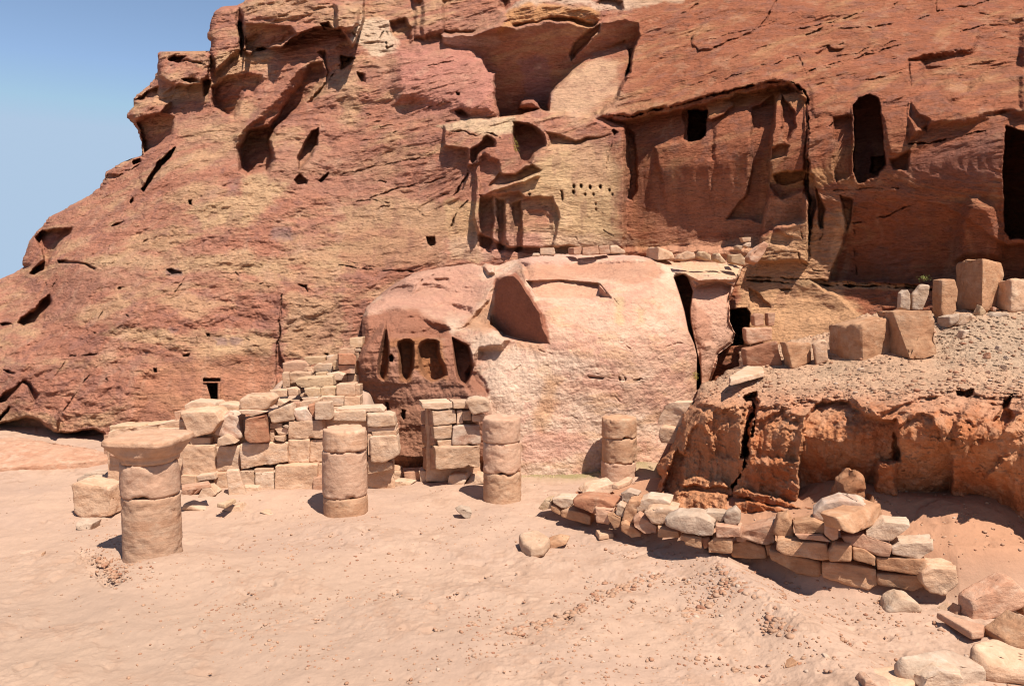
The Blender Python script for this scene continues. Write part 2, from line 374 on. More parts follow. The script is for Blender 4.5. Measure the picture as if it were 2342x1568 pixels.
    R.crack(px('d', '310,350 325,410'), 1.5, .4, True); R.crack(px('d', '345,430 390,350'), 2, .4, True)
    p(px('d', '170,1040 205,1060 262,1140 240,1190 215,1150 190,1090 160,1060 100,1120 40,1190 0,1190 0,1160 70,1100'), .35, 4, 2)
    p(px('d', '20,965 60,960 105,990 60,995'), .3, 3, 2); p(px('d', '0,655 50,650 80,665 20,680'), .4, 3, 2)
    p(px('d', '0,1300 30,1250 70,1220 50,1260 10,1310'), .5, 2, 2)
    # foot undercut
    p(px('d', '-300,1350 0,1330 110,1310 180,1290 260,1310 340,1370 400,1400 520,1390 640,1375 710,1390 730,1600 300,1600 -300,1700'), .9, 5, 3)
    p(px('d', '330,1330 350,1280 390,1260 400,1300 400,1395 360,1400'), -.35, 6, 3)
    R.crack(px('d', '365,1255 400,1270'), 2, .4, True)
    # seams across the left face
    R.crack(px('d', '395,215 440,222 530,235 590,240 640,238 830,243 1100,250'), 1.5, .22, True)
    p(px('d', '395,210 540,222 620,240 660,270 640,285 590,245 400,235'), .35, 3, 1.5)
    R.crack(px('d', '1450,310 1700,305 1950,300 2342,330'), 1.0, .12, True)
    R.crack(px('d', '1450,555 1700,550 1920,543'), 0.9, .12, True)
    R.crack(px('d', '480,875 560,868 660,862'), 1.8, .35, True)
    R.crack(px('d', '1390,960 1520,950 1640,930'), .9, .06, True)
    R.crack(px('e', '-60,245 100,270 240,286 400,293 490,292'), 1.6, .5, True)
    R.crack(px('e', '0,200 100,235 250,270'), .9, .2, True)
    for q in ('660,655 690,600 710,570', '1205,445 1235,390 1265,335', '790,490 830,480 890,450', '1020,305 1070,285', '920,320 890,325', '970,95 1050,70 1110,45',
              '730,150 770,85', '1525,190 1560,180 1600,150', '1640,320 1620,290', '1785,385 1810,372', '440,1250 520,1130 600,1020 700,900', '1350,740 1360,790', '1660,740 1760,775',
              '375,1000 470,880', '590,720 640,570'):
        R.crack(px('d', q), 1.5, .22, True)
    for q in ('2050,385 2110,385 2120,440 2100,405', '815,405 830,405 830,420 815,420', '1055,960 1075,960 1075,982 1055,982', '1255,860 1295,850 1290,870 1260,872',
              '720,1030 735,1030 735,1042', '1135,280 1180,275 1240,300 1180,315', '1415,715 1440,715 1440,735 1420,735', '640,710 655,710 650,722', '860,590 880,590 878,600', '2230,850 2250,850 2250,870'):
        p(px('d', q), .3, 2, 1.5)
    # the vertical joint and the dressed panel with its small doorway
    p(px('d', '1890,880 1905,760 1925,460 1930,460 1925,560 1920,760 1925,870 1960,940 1990,985 1900,1100 1888,1100'), .22, 3, 1.5)
    R.crack(px('d', '1930,450 1925,600 1910,760 1895,900'), 1.3, .3, True)
    p(px('d', '900,1600 890,1300 960,1000 1180,900 1350,890 1640,860 1640,810 1880,870 1885,1120 1880,1600'), .16, 34, 10)
    R.setY(px('d', '1395,1027 1510,1027 1508,1047 1395,1047'), [(465,860,17.3),(503,860,17.25),(480,900,17.3)], 1, 1, False)
    R.setY(px('d', '1420,1063 1490,1060 1492,1190 1455,1190'), [(465,860,17.7),(503,860,17.6),(480,900,17.7)], 1, 1, False)
    p(px('d', '1395,1047 1510,1047 1508,1060 1495,1062 1490,1200 1515,1200 1512,1062 1510,1047 1508,1060 1395,1058'), -.07, 1, 1, warp=False)
    # ---- middle: dome, ledge, carved buttress
    p(px('b', '380,340 540,290 700,310 900,350 960,400 1000,500 1055,510 1060,560 1080,810 980,800 880,810 780,760 600,740 350,720 340,400'), -.5, 30, 6)
    p(px('b', '780,760 830,750 890,800 860,812 800,800'), .5, 8, 2)
    R.crack(px('b', '570,460 640,445 775,420'), 2, .35, True)
    p(px('b', '785,640 805,640 808,660 790,660'), .5, 1.5, 1.5)
    for q in ('650,860 720,835 790,825', '165,780 235,795', '225,830 270,830', '270,870 350,860', '90,1390 200,1370 330,1390', '300,1050 350,1045', '560,940 600,840',
              '440,1100 560,1080 640,1045', '270,1230 310,1250', '520,1440 570,1480', '250,1420 330,1405', '0,820 40,850', '600,740 700,700 760,710', '0,1190 300,1140 460,1090',
              '200,1360 400,1290 600,1250 720,1210', '640,1330 760,1330', '0,1000 200,960 380,900'):
        R.crack(px('b', q), 1.6, .28, True)
    R.crack(px('b', '770,1340 790,1320 850,1220 880,1150 930,1110'), 2.5, .6, True)
    R.crack(px('b', '760,1560 790,1470 840,1400 865,1375'), 2.2, .4, True)
    p(px('b', '0,380 95,400 60,440 0,480'), .8, 3, 2)
    p(px('b', '100,500 170,510 175,570 130,580'), .6, 6, 2)
    # alcove: the left wall leans over, the floor slope on the right catches the sun
    alc = px('b', '680,235 900,240 1100,170 1200,190 1400,140 1560,150 1700,190 1790,150 1950,120 2030,150 2050,230 2010,330 1980,500 1900,620 1800,720 1740,790 1700,780 1430,770 1380,760 1080,812 1045,640 1055,510 1000,500 960,400 900,350 700,305')
    R.setY(alc, [(1080,100,22.7),(1420,60,22.7),(1200,268,24.4)], 4, 2)
    R.setY(px('b', '1430,650 1580,490 1700,390 1850,320 1950,290 1985,400 1950,560 1880,680 1770,785 1720,800 1420,780'), [(1265,250,21.6),(1400,110,23.2),(1360,250,21.1)], 4, 4)
    p(px('b', '1570,380 1600,290 1700,210 1790,150 1760,220 1650,330 1580,410'), .5, 5, 3)
    p(px('b', '1215,750 1220,690 1260,672 1320,672 1360,700 1400,760 1300,775'), -1.8, 12, 2)
    # arch block over the alcove
    arch = px('b', '1130,70 1200,0 1250,-60 1700,-90 1770,40 1775,130 1730,185 1600,160 1480,140 1300,180 1180,200 1080,240 900,250 700,235 560,270 480,280 480,60 470,-200 1150,-200 1110,40')
    p(arch, -.75, 14, 4)
    p(px('b', '690,0 700,120 690,230 900,240 1050,170 1130,60 1150,0 1100,-60 760,-60'), 1.4, 6, 4, grad=((1050, -20), .3, (1050, 78), 1.0))
    p(px('b', '1100,180 1240,110 1480,90 1700,110 1775,120 1740,185 1600,160 1480,140 1300,180 1180,200 1080,240'), .0, 5, 2)
    R.push(px('b', '1120,150 1200,60 1240,30 1480,30 1700,60 1775,100 1740,190 1480,142 1200,200'), 1, 6, 3, grad=((1250, 15), -.25, (1250, 62), .5))
    p(px('b', '1745,20 1800,-30 1930,0 1940,50 1900,110 1780,150 1770,60'), .5, 6, 2)
    p(px('b', '480,0 560,0 570,280 480,290'), .5, 8, 4)
    p(px('b', '330,150 440,120 480,200 480,300 380,340 350,250'), .6, 6, 3)
    p(px('b', '-60,20 130,60 120,160 60,215 -30,200'), -1.0, 8, 2)
    for q in ('70,230 120,290', '265,270 300,200 330,250', '90,190 150,170', '300,290 310,330 350,320'):
        R.crack(px('b', q), 2, .5, True)
    # ledge and the carved buttress under it
    p(px('b', '700,860 890,815 1080,815 1200,790 1400,790 1600,765 1740,815 1850,870 1955,880 1955,1180 1940,1700 1140,1700 940,1600 900,1500 930,1130 870,1140 860,1030 700,1000'), -.55, 5, 3)
    p(px('b', '1180,830 1300,850 1400,920 1410,1000 1330,1060 1290,1130 1230,1140 1200,1050 1170,930'), 1.1, 8, 2)
    p(px('b', '870,1110 880,1030 950,980 1000,930 1050,950 1065,1010 1000,1030 940,1070 930,1110 900,1140'), .7, 8, 2)
    R.crack(px('b', '660,870 740,905 840,900 930,935 1010,910 1070,930 1110,970'), 2.2, .4, True)
    p(px('b', '1410,900 1600,960 1780,930 1870,920 1640,990 1500,1010 1420,1020'), .35, 8, 2)
    p(px('b', '1860,880 1900,910 1870,930 1855,900'), .4, 2, 2)
    p(px('b', '930,1130 960,1050 1080,1100 1090,1180 1030,1290 960,1330 935,1250'), .35, 8, 4)
    p(px('b', '1080,1180 1200,1200 1310,1120 1370,1160 1230,1250 1100,1270 1010,1290'), .45, 6, 2, warp=True)
    R.crack(px('b', '980,1335 1100,1280 1230,1250 1350,1200'), 3, -.25, False)
    band = px('b', '950,1330 1010,1340 1220,1310 1260,1350 1450,1350 1500,1480 1440,1760 1230,1740 940,1700')
    p(band, .30, 5, 2)
    p(px('b', '950,1360 1040,1350 1048,1520 1045,1560 1030,1740 960,1730 948,1500'), .34, 7, 2)
    p(px('b', '1060,1360 1120,1370 1118,1560 1120,1735 1080,1745 1060,1600'), .34, 7, 2)
    p(px('b', '1165,1400 1230,1370 1245,1480 1245,1720 1190,1730 1170,1600'), .34, 7, 2)
    p(px('b', '1120,1370 1155,1372 1165,1560 1150,1700 1125,1650'), -.12, 3, 2)
    holes = '1595,1280 1593,1318 1645,1278 1707,1285 1777,1283 1840,1305 1673,1335 1730,1335 1860,1335 1745,1400 1748,1438'.split()
    for i, q in enumerate(holes):
        hx, hy = [float(t) for t in q.split(',')]; rr = 17 if i < 5 else 12
        p(px('b', [(hx + rr * .6 * math.cos(a), hy + rr * math.sin(a)) for a in np.arange(0, 6.2, .8)]), .30 if i < 8 else .15, 3.5, 1.2, warp=False)
    p(px('b', '1280,1325 1298,1325 1290,1345'), .4, 1.5, 1); p(px('b', '1505,1310 1520,1310 1515,1380 1505,1370'), .2, 2, 1.5)
    p(px('b', '1280,1440 1380,1440 1450,1500 1440,1620 1300,1620 1260,1540'), .12, 8, 4)
    p(px('e', '590,58 640,60 645,120 620,128 600,110'), .5, 2, 1.5)
    for q in ('1180,100 1220,140', '1800,10 1870,55', '1600,60 1620,80'):
        R.crack(px('e', q), 1.2, .15, True)
    R.crack(px('b', '1820,1160 1830,1050 1860,1000 1860,930'), 1.2, .15, True)
    p(px('b', '1955,880 1975,1200 1960,1370 2000,1380 2030,1300 2030,1100 2010,900'), .3, 5, 2)
    # ---- right: the cut recess, window, pilaster, joints
    p([(1368,268),(1430,275),(1560,248),(1700,212),(1780,196),(1806,192),(1832,208),(1846,235),(1849,420),(1838,510),(1780,520),(1742,545),(1742,570),(1425,575),(1425,290)], .75, 10, 2)
    R.crack([(1385,262),(1440,268),(1480,258),(1560,238),(1640,215),(1700,200),(1780,186),(1815,190),(1838,206),(1848,240),(1850,300),(1848,420),(1852,480),(1850,560)], 3.2, .9, True)
    R.crack([(1370,262),(1440,258),(1560,228),(1640,208),(1780,178),(1830,195)], 9, -.35)
    p(px('c', '-5,760 40,750 130,745 165,760 160,820 150,900 130,960 40,980 10,960 15,850'), .25, 3, 2)
    R.setY(px('c', '35,758 165,755 160,830 155,930 110,965 40,975 35,900'), [(1573,252,21.5),(1613,252,21.5),(1590,320,21.5)], 1.5, 1.2)
    p(px('c', '155,720 260,690 330,680 360,720 280,790 200,830 165,820'), -.3, 4, 2)
    p(px('c', '0,960 30,960 50,1000 200,880 210,1000 190,1080 210,1100 200,1430 100,1500 -100,1500 -200,1000'), -.22, 9, 4, grad=((1560, 380), -.18, (1560, 490), 0))
    p(px('c', '215,880 330,760 450,730 475,800 470,1000 465,1180 440,1330 350,1400 250,1480 215,1350 205,1180'), -.12, 7, 4, grad=((1650, 330), -.13, (1650, 470), 0))
    p(px('c', '475,740 560,700 630,650 640,760 610,880 600,1100 600,1280 570,1420 540,1540 450,1500 300,1500 440,1330 470,1180'), .35, 5, 2)
    p(px('c', '640,700 670,640 780,620 840,660 848,860 840,1100 835,1180 740,1180 610,1200 595,1100 610,960'), -.5, 4, 2)
    p(px('c', '680,640 760,760 780,860 740,940 720,970 690,960 675,880 680,780'), .4, 5, 2)
    p(px('c', '630,1200 700,1180 830,1170 835,1230 680,1270 650,1260'), .35, 4, 2)
    p(px('c', '735,1000 700,990 610,1010 600,1100 710,1080'), .3, 4, 2)
    p(px('c', '600,1260 640,1320 680,1360 760,1330 830,1290 860,1400 860,1568 860,1800 500,1800 540,1540 580,1400'), -.35, 6, 3)
    p(px('c', '845,1180 900,1200 915,1400 880,1560 860,1560 860,1400 830,1260'), .6, 4, 2)
    p(px('c', '910,1250 980,1440 960,1568 940,1568 920,1400'), .4, 5, 2)
    p(px('c', '1080,1330 1170,1360 1160,1500 1130,1600 1110,1500'), .4, 5, 2)
    # arched niche and its neighbours
    R.setY(px('c', '1170,800 1175,720 1210,665 1280,645 1340,680 1360,760 1375,900 1390,1060 1400,1130 1340,1200 1250,1250 1200,1255 1170,1180'),
           [(1952,230,17.6),(2015,230,17.3),(1980,400,16.9)], 3, 1.4)
    p(px('c', '1300,1080 1380,1070 1395,1130 1330,1190 1290,1180'), .6, 4, 3)
    p(px('c', '1035,800 1165,795 1165,900 1170,1200 1050,1250 1030,1160 1040,1050 1030,900'), .30, 4, 1.5)
    p(px('c', '1165,740 1185,800 1180,1210 1150,1220 1160,1000 1155,800'), -.15, 2, 2)
    p(px('c', '865,570 1000,640 1180,580 1300,560 1540,620 1560,700 1170,800 1040,800 900,800 870,700'), -.12, 12, 4)
    p(px('c', '1345,735 1540,700 1560,1060 1420,1060 1390,900'), -.10, 6, 2)
    p(px('c', '1430,1090 1560,1040 1540,1170 1450,1160'), .35, 6, 3)
    p(px('c', '1020,850 1000,860 1030,840'), .4, 2, 2)
    p(px('c', '560,20 640,0 620,60 540,180 420,250 300,290 200,340 110,350 60,310 60,260 130,180 250,60 400,10'), -.18, 5, 2)
    R.crack(px('c', '55,270 60,310 110,348 190,335 300,290 420,245 530,180 600,80 640,10'), 2.4, .45, True)
    # bedding ledges on the upper right
    for q, wd, dd in (('0,100 60,60 110,30', 2, .4), ('750,220 900,180 1060,150 1240,80', 2.2, .35), ('850,240 1000,190 1040,180', 2.5, .45), ('1450,30 1600,-20 1800,-60', 2, .35),
                  ('870,490 1000,440 1200,400 1500,310', 2, .35), ('1000,400 1200,370 1300,320', 1.8, .3), ('600,470 720,400 900,340 1100,300', 1.8, .25), ('1740,90 1900,60 2100,10', 2, .4),
                  ('1060,200 1300,190 1500,150 1700,110', 2.5, .4), ('1740,-60 1745,80', 1.8, .4), ('0,590 300,540 480,470 620,440', 1.6, .25), ('800,370 850,520', 2, .3),
                  ('1560,990 1700,975 1900,935 2100,890', 2.4, .6), ('1030,1300 1300,1290 1480,1290', 1.6, .2), ('1170,1530 1400,1480 1640,1380', 1.8, .3), ('1900,220 2100,160 2342,60', 2, .35),
                  ('0,330 300,240 560,180 760,90', 1.6, .2), ('300,420 520,330 760,260', 1.5, .2), ('880,480 1100,440 1350,330 1540,250', 1.7, .3), ('1200,560 1500,500', 1.6, .25)):
        R.crack(px('c', q), wd, dd, True)
    p(px('c', '900,370 1000,320 1100,340 1060,400 960,410'), .3, 5, 2)
    p(px('c', '1570,600 1560,430 1620,440 1650,610 1750,600 1860,560 1940,640 2100,540 2342,470 2342,120 2020,180 1990,330 1860,350 1700,370 1540,410'), 1.0, 14, 3,
      grad=((2150, 60), .2, (2150, 215), 1.1))
    p(px('c', '1550,690 1640,640 1800,590 1840,560 1900,620 1940,650 2100,580 2342,490 2500,480 2500,800 2342,800 2200,770 1990,850 1700,880 1560,960 1540,800'), -.35, 16, 4)
    p(px('c', '1800,690 1900,660 1940,650 2100,580 2342,520 2342,760 2200,760 1960,780 1850,760'), .25, 14, 3)
    p(px('c', '1560,690 1620,780 1700,830 1680,900 1600,880 1560,800'), .25, 6, 3)
    R.setY(px('c', '2215,870 2340,900 2700,1000 2700,1640 2250,1640 2215,1590 2200,1200'), [(2300,290,17.8),(2342,290,17.5),(2320,540,17.5)], 3, 1.5)
    p(px('c', '1920,1400 1960,1340 2030,1330 2140,1410 2200,1560 2220,1800 1850,1800 1880,1500'), -.4, 24, 4)
    # the slope under the niches, which leans out on the right and so lies in shade
    p([(1955,470),(2000,455),(2130,450),(2300,560),(2400,560),(2400,660),(1895,640),(1925,560)], 1, 6, 3, grad=((2100, 450), 0, (2100, 650), .75))
    p([(1850,640),(1895,640),(2130,650),(2010,740),(1975,735),(1930,690)], .25, 6, 2)
    p(px('f', '600,0 760,60 720,130 600,100'), .1, 5, 3)
    R.crack(px('f', '440,350 560,355 700,368 900,380 1100,388 1300,395 1600,410 1750,420'), 2.6, .75, True)
    R.crack(px('f', '440,325 700,338 1000,358 1300,372 1600,388'), 2.0, .35, True)
    for q in ('790,140 810,220 900,290 1010,290', '870,130 880,180', '800,0 830,100', '960,0 945,80', '1170,0 1180,160 1190,310'):
        R.crack(px('f', q), 2, .22, True)
    # low cave door at the foot and the fan cut above
    p(px('f', '450,410 520,440 600,540 560,545 480,540 460,480'), .16, 4, 2)
    p(px('f', '330,560 440,540 470,575 470,620 430,740 420,790 330,800 300,700'), 2.6, 2, 1.5)
    p(px('f', '700,400 900,400 1150,560 1000,640 700,650 600,560'), .12, 30, 10)
    p(px('f', '670,415 735,412 740,425 680,428'), .15, 2, 1.5)
    # ---- skyline rounding and the back of the rock
    gl = uL[:, None]; under = np.clip(gl - U, 0, None); Uc = np.maximum(U, gl)
    d = np.clip((Uc - gl) / 16.0, 0, 1); R.Y += 0.9 * (1 - np.sqrt(1 - (1 - d) ** 2)) + np.minimum(under * 0.05, 9.0)
    # ---- colour
    n1 = fbm(x * .45, y * .45, s * 1.5, 5, .6, 11); n2 = fbm(x * .9, y * .9, s * 5.5, 4, .6, 12); n3 = fbm(x * 2.5, y * 2.5, z * 2.5, 4, .6, 13)
    REDC, PNK, TANC, YEL = arr((.36, .150, .095)), arr((.42, .205, .130)), arr((.45, .265, .155)), arr((.52, .35, .19))
    R.col = mixc(np.broadcast_to(PNK, U.shape + (3,)), TANC, sst(-.1, .5, n1))
    right = sst(1330, 1500, U)
    R.col = mixc(R.col, REDC, np.clip(sst(.15, -.6, n1 + .2 * n2) * .55 + right * .62, 0, 1))
    R.col = mixc(R.col, arr((.335, .130, .072)), right * .7)
    R.col = mixc(R.col, YEL, np.clip(sst(.1, .9, n2 * .7 + .7 * n1) * (.32 + .02 * right), 0, 1))
    R.col = mixc(R.col, arr((.27, .14, .11)), sst(.2, .6, n3 - .3 * n1) * .5)
    n5 = fbm(x * .22 + 7, y * .22, z * .3, 4, .6, 17); R.col = mixc(R.col, arr((.36, .185, .125)), sst(.05, .5, n5) * (1 - right) * .6)
    Pn = R.paint
    Yl = (.53, .37, .205)
    Pn(px('d', '550,200 900,190 1900,180 2342,120 2342,260 1500,300 900,260 600,260'), Yl, .55, 10, 14, 14)
    Pn(px('d', '650,720 900,690 1300,720 1860,700 1880,870 1600,860 1200,800 800,770'), Yl, .6, 10, 10, 14)
    Pn(px('d', '2000,440 2342,480 2342,860 1960,860 1930,600'), Yl, .5, 10, 12, 14)
    Pn(px('a', '1650,1210 1860,1200 2000,1240 1960,1320 1840,1400 1700,1560 1400,1568 1300,1450 1500,1350 1650,1350'), Yl, .7, 10, 10, 12)
    Pn(px('a', '1240,900 1700,780 1720,960 1300,960'), Yl, .4, 10, 12, 14)
    Pn(px('a', '1500,360 1720,370 1900,330 1850,480 1480,560'), Yl, .5, 8, 8, 10)
    Pn(px('a', '900,700 1400,540 1450,700 1100,720 920,800'), Yl, .45, 8, 8, 10)
    Pn(px('a', '1100,330 1400,330 1420,400 1100,400'), Yl, .4, 5, 5, 8)
    Pn(px('a', '1650,20 2500,20 2500,130 1700,120'), Yl, .4, 5, 5, 10)
    Pn(px('b', '60,200 150,130 330,150 380,330 250,400 90,300'), (0.607, 0.480, 0.336), .85, 6, 6, 10)
    Pn(px('b', '650,870 900,815 1200,790 1190,930 1000,920 760,910'), (0.607, 0.464, 0.286), .8, 4, 4, 6)
    Pn(px('b', '1430,640 1560,500 1750,400 1900,440 1900,640 1700,780 1430,770'), (.56, .375, .235), .8, 8, 10, 12)
    Pn(px('b', '1050,1300 1250,1200 1450,1010 1820,1000 1900,1200 1900,1568 1850,1800 1400,1800 1450,1400 1300,1340'), (0.590, 0.416, 0.227), .85, 20, 20, 14)
    Pn(px('b', '1600,960 1830,970 1830,1250 1600,1250'), (0.459, 0.272, 0.168), .6, 14, 20, 12)
    Pn(px('b', '700,1360 940,1400 940,1800 750,1760'), (0.574, 0.384, 0.202), .7, 8, 8, 10)
    Pn(px('b', '0,1400 600,1350 780,1450 700,1600 0,1560'), Yl, .55, 14, 14, 16)
    Pn(px('b', '0,500 120,500 120,800 0,820'), Yl, .45, 14, 14, 16)
    Pn(px('b', '1150,60 1250,0 1480,40 1760,60 1770,130 1700,190 1480,130 1200,190 1080,230'), (0.508, 0.272, 0.118), .8, 6, 6, 8)
    Pn(px('b', '1130,70 1250,-30 1450,-20 1700,-20 1760,20 1900,-30 2342,-60 2342,0 1950,60 1750,60 1700,40 1450,20 1250,10'), (0.590, 0.440, 0.319), .8, 4, 4, 6)
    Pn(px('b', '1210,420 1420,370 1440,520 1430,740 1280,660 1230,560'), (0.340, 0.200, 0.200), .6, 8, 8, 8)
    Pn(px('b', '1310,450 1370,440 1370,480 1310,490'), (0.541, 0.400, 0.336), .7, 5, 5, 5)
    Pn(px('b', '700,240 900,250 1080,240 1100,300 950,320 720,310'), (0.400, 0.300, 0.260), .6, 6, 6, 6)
    Pn(px('b', '380,340 1000,330 1050,500 1060,800 400,720'), (0.467, 0.208, 0.160), .6, 14, 14, 14)
    Pn(px('d', '900,1600 900,1300 960,1000 1180,920 1640,880 1885,900 1880,1600'), (0.440, 0.210, 0.120), .75, 8, 10, 8)
    Pn(px('e', '0,0 740,0 700,240 0,260'), (0.451, 0.272, 0.151), .5, 10, 14, 10)
    Pn(px('e', '720,80 950,60 1400,20 1700,60 2000,100 1500,180 760,200'), (0.590, 0.400, 0.277), .6, 10, 14, 10)
    Pn(px('e', '950,20 1350,20 1400,150 1100,210 960,150'), (0.440, 0.220, 0.160), .7, 8, 8, 8)
    Pn(px('c', '-200,1250 500,1200 560,1400 540,1600 -200,1650'), (0.492, 0.256, 0.168), .6, 10, 20, 14)
    Pn(px('c', '170,700 330,640 700,600 840,640 840,740 500,700 300,760 170,820'), (0.476, 0.256, 0.126), .6, 4, 4, 6)
    Pn(px('c', '600,1160 1030,1160 1030,1240 900,1300 600,1260'), (0.541, 0.336, 0.168), .6, 4, 5, 6)
    Pn(px('c', '520,1400 860,1300 1150,1300 1130,1568 520,1568'), (0.508, 0.272, 0.168), .7, 12, 14, 14)
    Pn([(1690,560),(1950,470),(1900,640),(1990,740),(1960,790),(1690,790)], (.64, .41, .24), .85, 8, 10, 10)  # sunlit part of the slope painted paler, ending along the shadow edge
    Pn([(1500,560),(1740,540),(1700,640),(1500,620)], (.62, .36, .24), .7, 8, 10, 10)
    Pn(px('f', '440,340 1000,355 1700,400 1700,440 1000,400 440,375'), (0.492, 0.336, 0.202), .8, 3, 3, 3)
    Pn(px('c', '1180,650 1340,650 1390,1100 1200,1250'), (0.240, 0.120, 0.100), .6, 6, 6, 6)  # shade inside the arched niche painted dark
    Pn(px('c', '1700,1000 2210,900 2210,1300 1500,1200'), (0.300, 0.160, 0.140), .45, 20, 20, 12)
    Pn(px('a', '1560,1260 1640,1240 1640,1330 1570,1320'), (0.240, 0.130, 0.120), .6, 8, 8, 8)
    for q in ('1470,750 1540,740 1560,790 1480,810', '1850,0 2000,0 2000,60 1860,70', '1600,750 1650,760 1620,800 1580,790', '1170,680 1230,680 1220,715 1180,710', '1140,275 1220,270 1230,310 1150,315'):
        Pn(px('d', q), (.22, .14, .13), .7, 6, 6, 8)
    # desert varnish running down
    vn = fbm(x * 2.2, y * 2.2, z * .35, 4, .6, 21)
    R.col = mixc(R.col, arr((.25, .12, .09)), sst(.25, .7, vn) * .38)
    R.col = mixc(R.col, arr((.52, .34, .23)), sst(.3, .8, -vn) * .3)
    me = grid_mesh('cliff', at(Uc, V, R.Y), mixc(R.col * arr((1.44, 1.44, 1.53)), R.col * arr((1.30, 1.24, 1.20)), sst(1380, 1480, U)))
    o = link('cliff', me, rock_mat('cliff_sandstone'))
    tag(o, 'tall red and yellow banded sandstone cliff with carved niches rising behind the ruins', 'cliff', kind='structure')
    return R
cliffR = build_cliff()
# ================================================================== the carved outcrop in the middle
def build_outcrop():
    us = np.arange(790, 1760, 1.5); vs = np.arange(545, 1150, 1.5)
    U, V = np.meshgrid(us, vs)
    ctrl = [(820,720,15.6),(820,900,15.0),(820,1140,14.6),(1000,1140,14.1),(1300,1140,13.9),(1560,1140,14.2),(1740,1140,14.6),
            (1000,900,14.6),(1110,900,14.2),(1300,900,14.15),(1560,900,14.6),(1300,700,14.8),(1560,700,15.2),(1200,665,15.3),(1400,660,15.2),
            (1200,640,15.6),(1500,640,15.6),(1200,600,16.2),(1500,610,16.2),(1300,578,17.6),(1180,592,17.3),(1520,592,17.3),(1100,605,17.6),(980,612,17.4),
            (870,680,16.6),(950,690,16.2),(1060,680,16.6),(1060,740,15.7),(930,715,15.5),(1640,640,15.8),(1650,900,15.2),(1640,600,16.9)]
    Y = tps(ctrl, U, V)
    R = Relief(U, V, Y, 1.8, 0.04, 31)
    R.rn = fbm(U * .02, V * .04, 0 * U, 4, .6, 34)
    P = at(U, V, Y); x, y, z = P[..., 0], P[..., 1], P[..., 2]
    s = z - 0.03 * x + .15 * fbm(x * .5, y * .5, z * .5, 3, .5, 38)
    led = np.tanh(2 * fbm(x * .4, y * .4, s * 3.0, 4, .6, 32)); fine = fbm(x * 1.5, y * 1.5, s * 9, 4, .6, 35); lump = fbm(x * .7, y * .7, z * .7, 4, .5, 36)
    chis = fbm(x * 7, y * 7, z * 4, 3, .6, 39)
    left = sst(1130, 1080, U)
    R.Y += -((0.005 + .022 * sst(1130, 1060, U)) * led + 0.006 * fine + .006 * np.tanh(5 * fbm(x * 1.5, y * 1.5, z * 2.2, 4, .6, 44)) + .0025 * np.tanh(5 * fbm(x * 5, y * 5, z * 8, 3, .6, 45)) + (.06 + .05 * left) * lump + .014 * chis * (1 + left))
    p = R.push
    # left block with its four niches
    p(px('e', '150,560 170,545 300,470 500,520 700,560 880,600 1000,680 1170,750 1110,830 960,840 880,1000 1010,1150 1100,1600 90,1600 100,900 150,790'), -.35, 14, 4)
    p(px('k', '1050,-60 1130,-130 1310,-140 1500,-120 1650,-60 1800,0 1960,60 2010,110 1960,160 1890,215 1500,195 1340,205 1300,60 1230,160 1130,260 1040,300'), .3, 12, 4, grad=((900, 705), .05, (900, 775), .42))
    p(px('k', '1310,20 1330,150 1345,330 1345,450 1325,570 1290,668 1240,640 1215,600 1215,480 1245,300 1290,100'), .55, 8, 2, warp=False)
    p(px('k', '1440,240 1500,205 1570,205 1618,245 1620,400 1612,530 1575,640 1535,690 1480,645 1452,590 1450,400 1430,290'), .62, 9, 2, warp=False)
    p(px('k', '1690,240 1750,205 1850,205 1893,240 1890,330 1915,420 1960,500 1985,600 1920,650 1850,680 1800,680 1735,625 1700,560 1665,480 1660,300'), .62, 9, 2, warp=False)
    p(px('e', '760,745 870,800 895,860 905,950 880,1040 855,1075 810,1050 790,1010 775,900'), .8, 6, 2, warp=False)
    p(px('e', '330,870 345,862 360,885 350,912 332,910'), .5, 2, 1.5, warp=False)
    p(px('e', '418,1240 440,1250 438,1300 422,1310 414,1280'), .3, 2, 1.5); p(px('e', '305,1190 325,1190 332,1240 318,1248'), .18, 2, 1.5)
    p(px('e', '860,990 940,980 1000,1060 1010,1160 940,1130 880,1140 850,1100'), .08, 6, 3)
    # stepped top on the left
    p(px('e', '260,465 330,400 420,370 500,400 480,450 460,460 350,455'), .25, 16, 6)
    p(px('e', '490,450 560,370 720,400 730,430 600,430 500,455'), .2, 14, 5); p(px('e', '640,345 730,345 730,360 645,362'), .15, 4, 4)
    R.crack(px('e', '480,455 520,380 580,330 740,290'), 2.0, .2, True)
    p(px('e', '760,520 900,540 900,595 760,590'), .25, 12, 4)
    p(px('e', '780,690 830,680 1000,480 1060,370 1080,330 1110,745 1170,750 1040,680'), .3, 10, 3)
    # the dark cut facet facing left
    R.setY(px('e', '1075,340 1120,310 1190,310 1230,350 1300,460 1370,580 1390,680 1435,790 1330,790 1180,760 1110,745 1060,690 1020,660 1040,480'),
           [(1140,720,15.75),(1250,740,14.25),(1180,640,14.92)], 5, 3)
    p(px('e', '960,250 1000,235 1060,240 1050,310 1000,310'), -.3, 5, 3)
    # ledge cut into the head of the face
    p(px('e', '1230,230 2150,215 2210,290 2170,365 1270,355'), .22, 10, 3)
    p(px('e', '1270,360 1500,350 1760,375 1775,382 1850,475 1770,470 1340,470'), .32, 3, 2, warp=False)
    R.setY(px('e', '1770,383 1850,475 1772,472'), [(1370,652,15.3),(1370,678,15.5),(1398,680,15.05)], 1, 1, False)
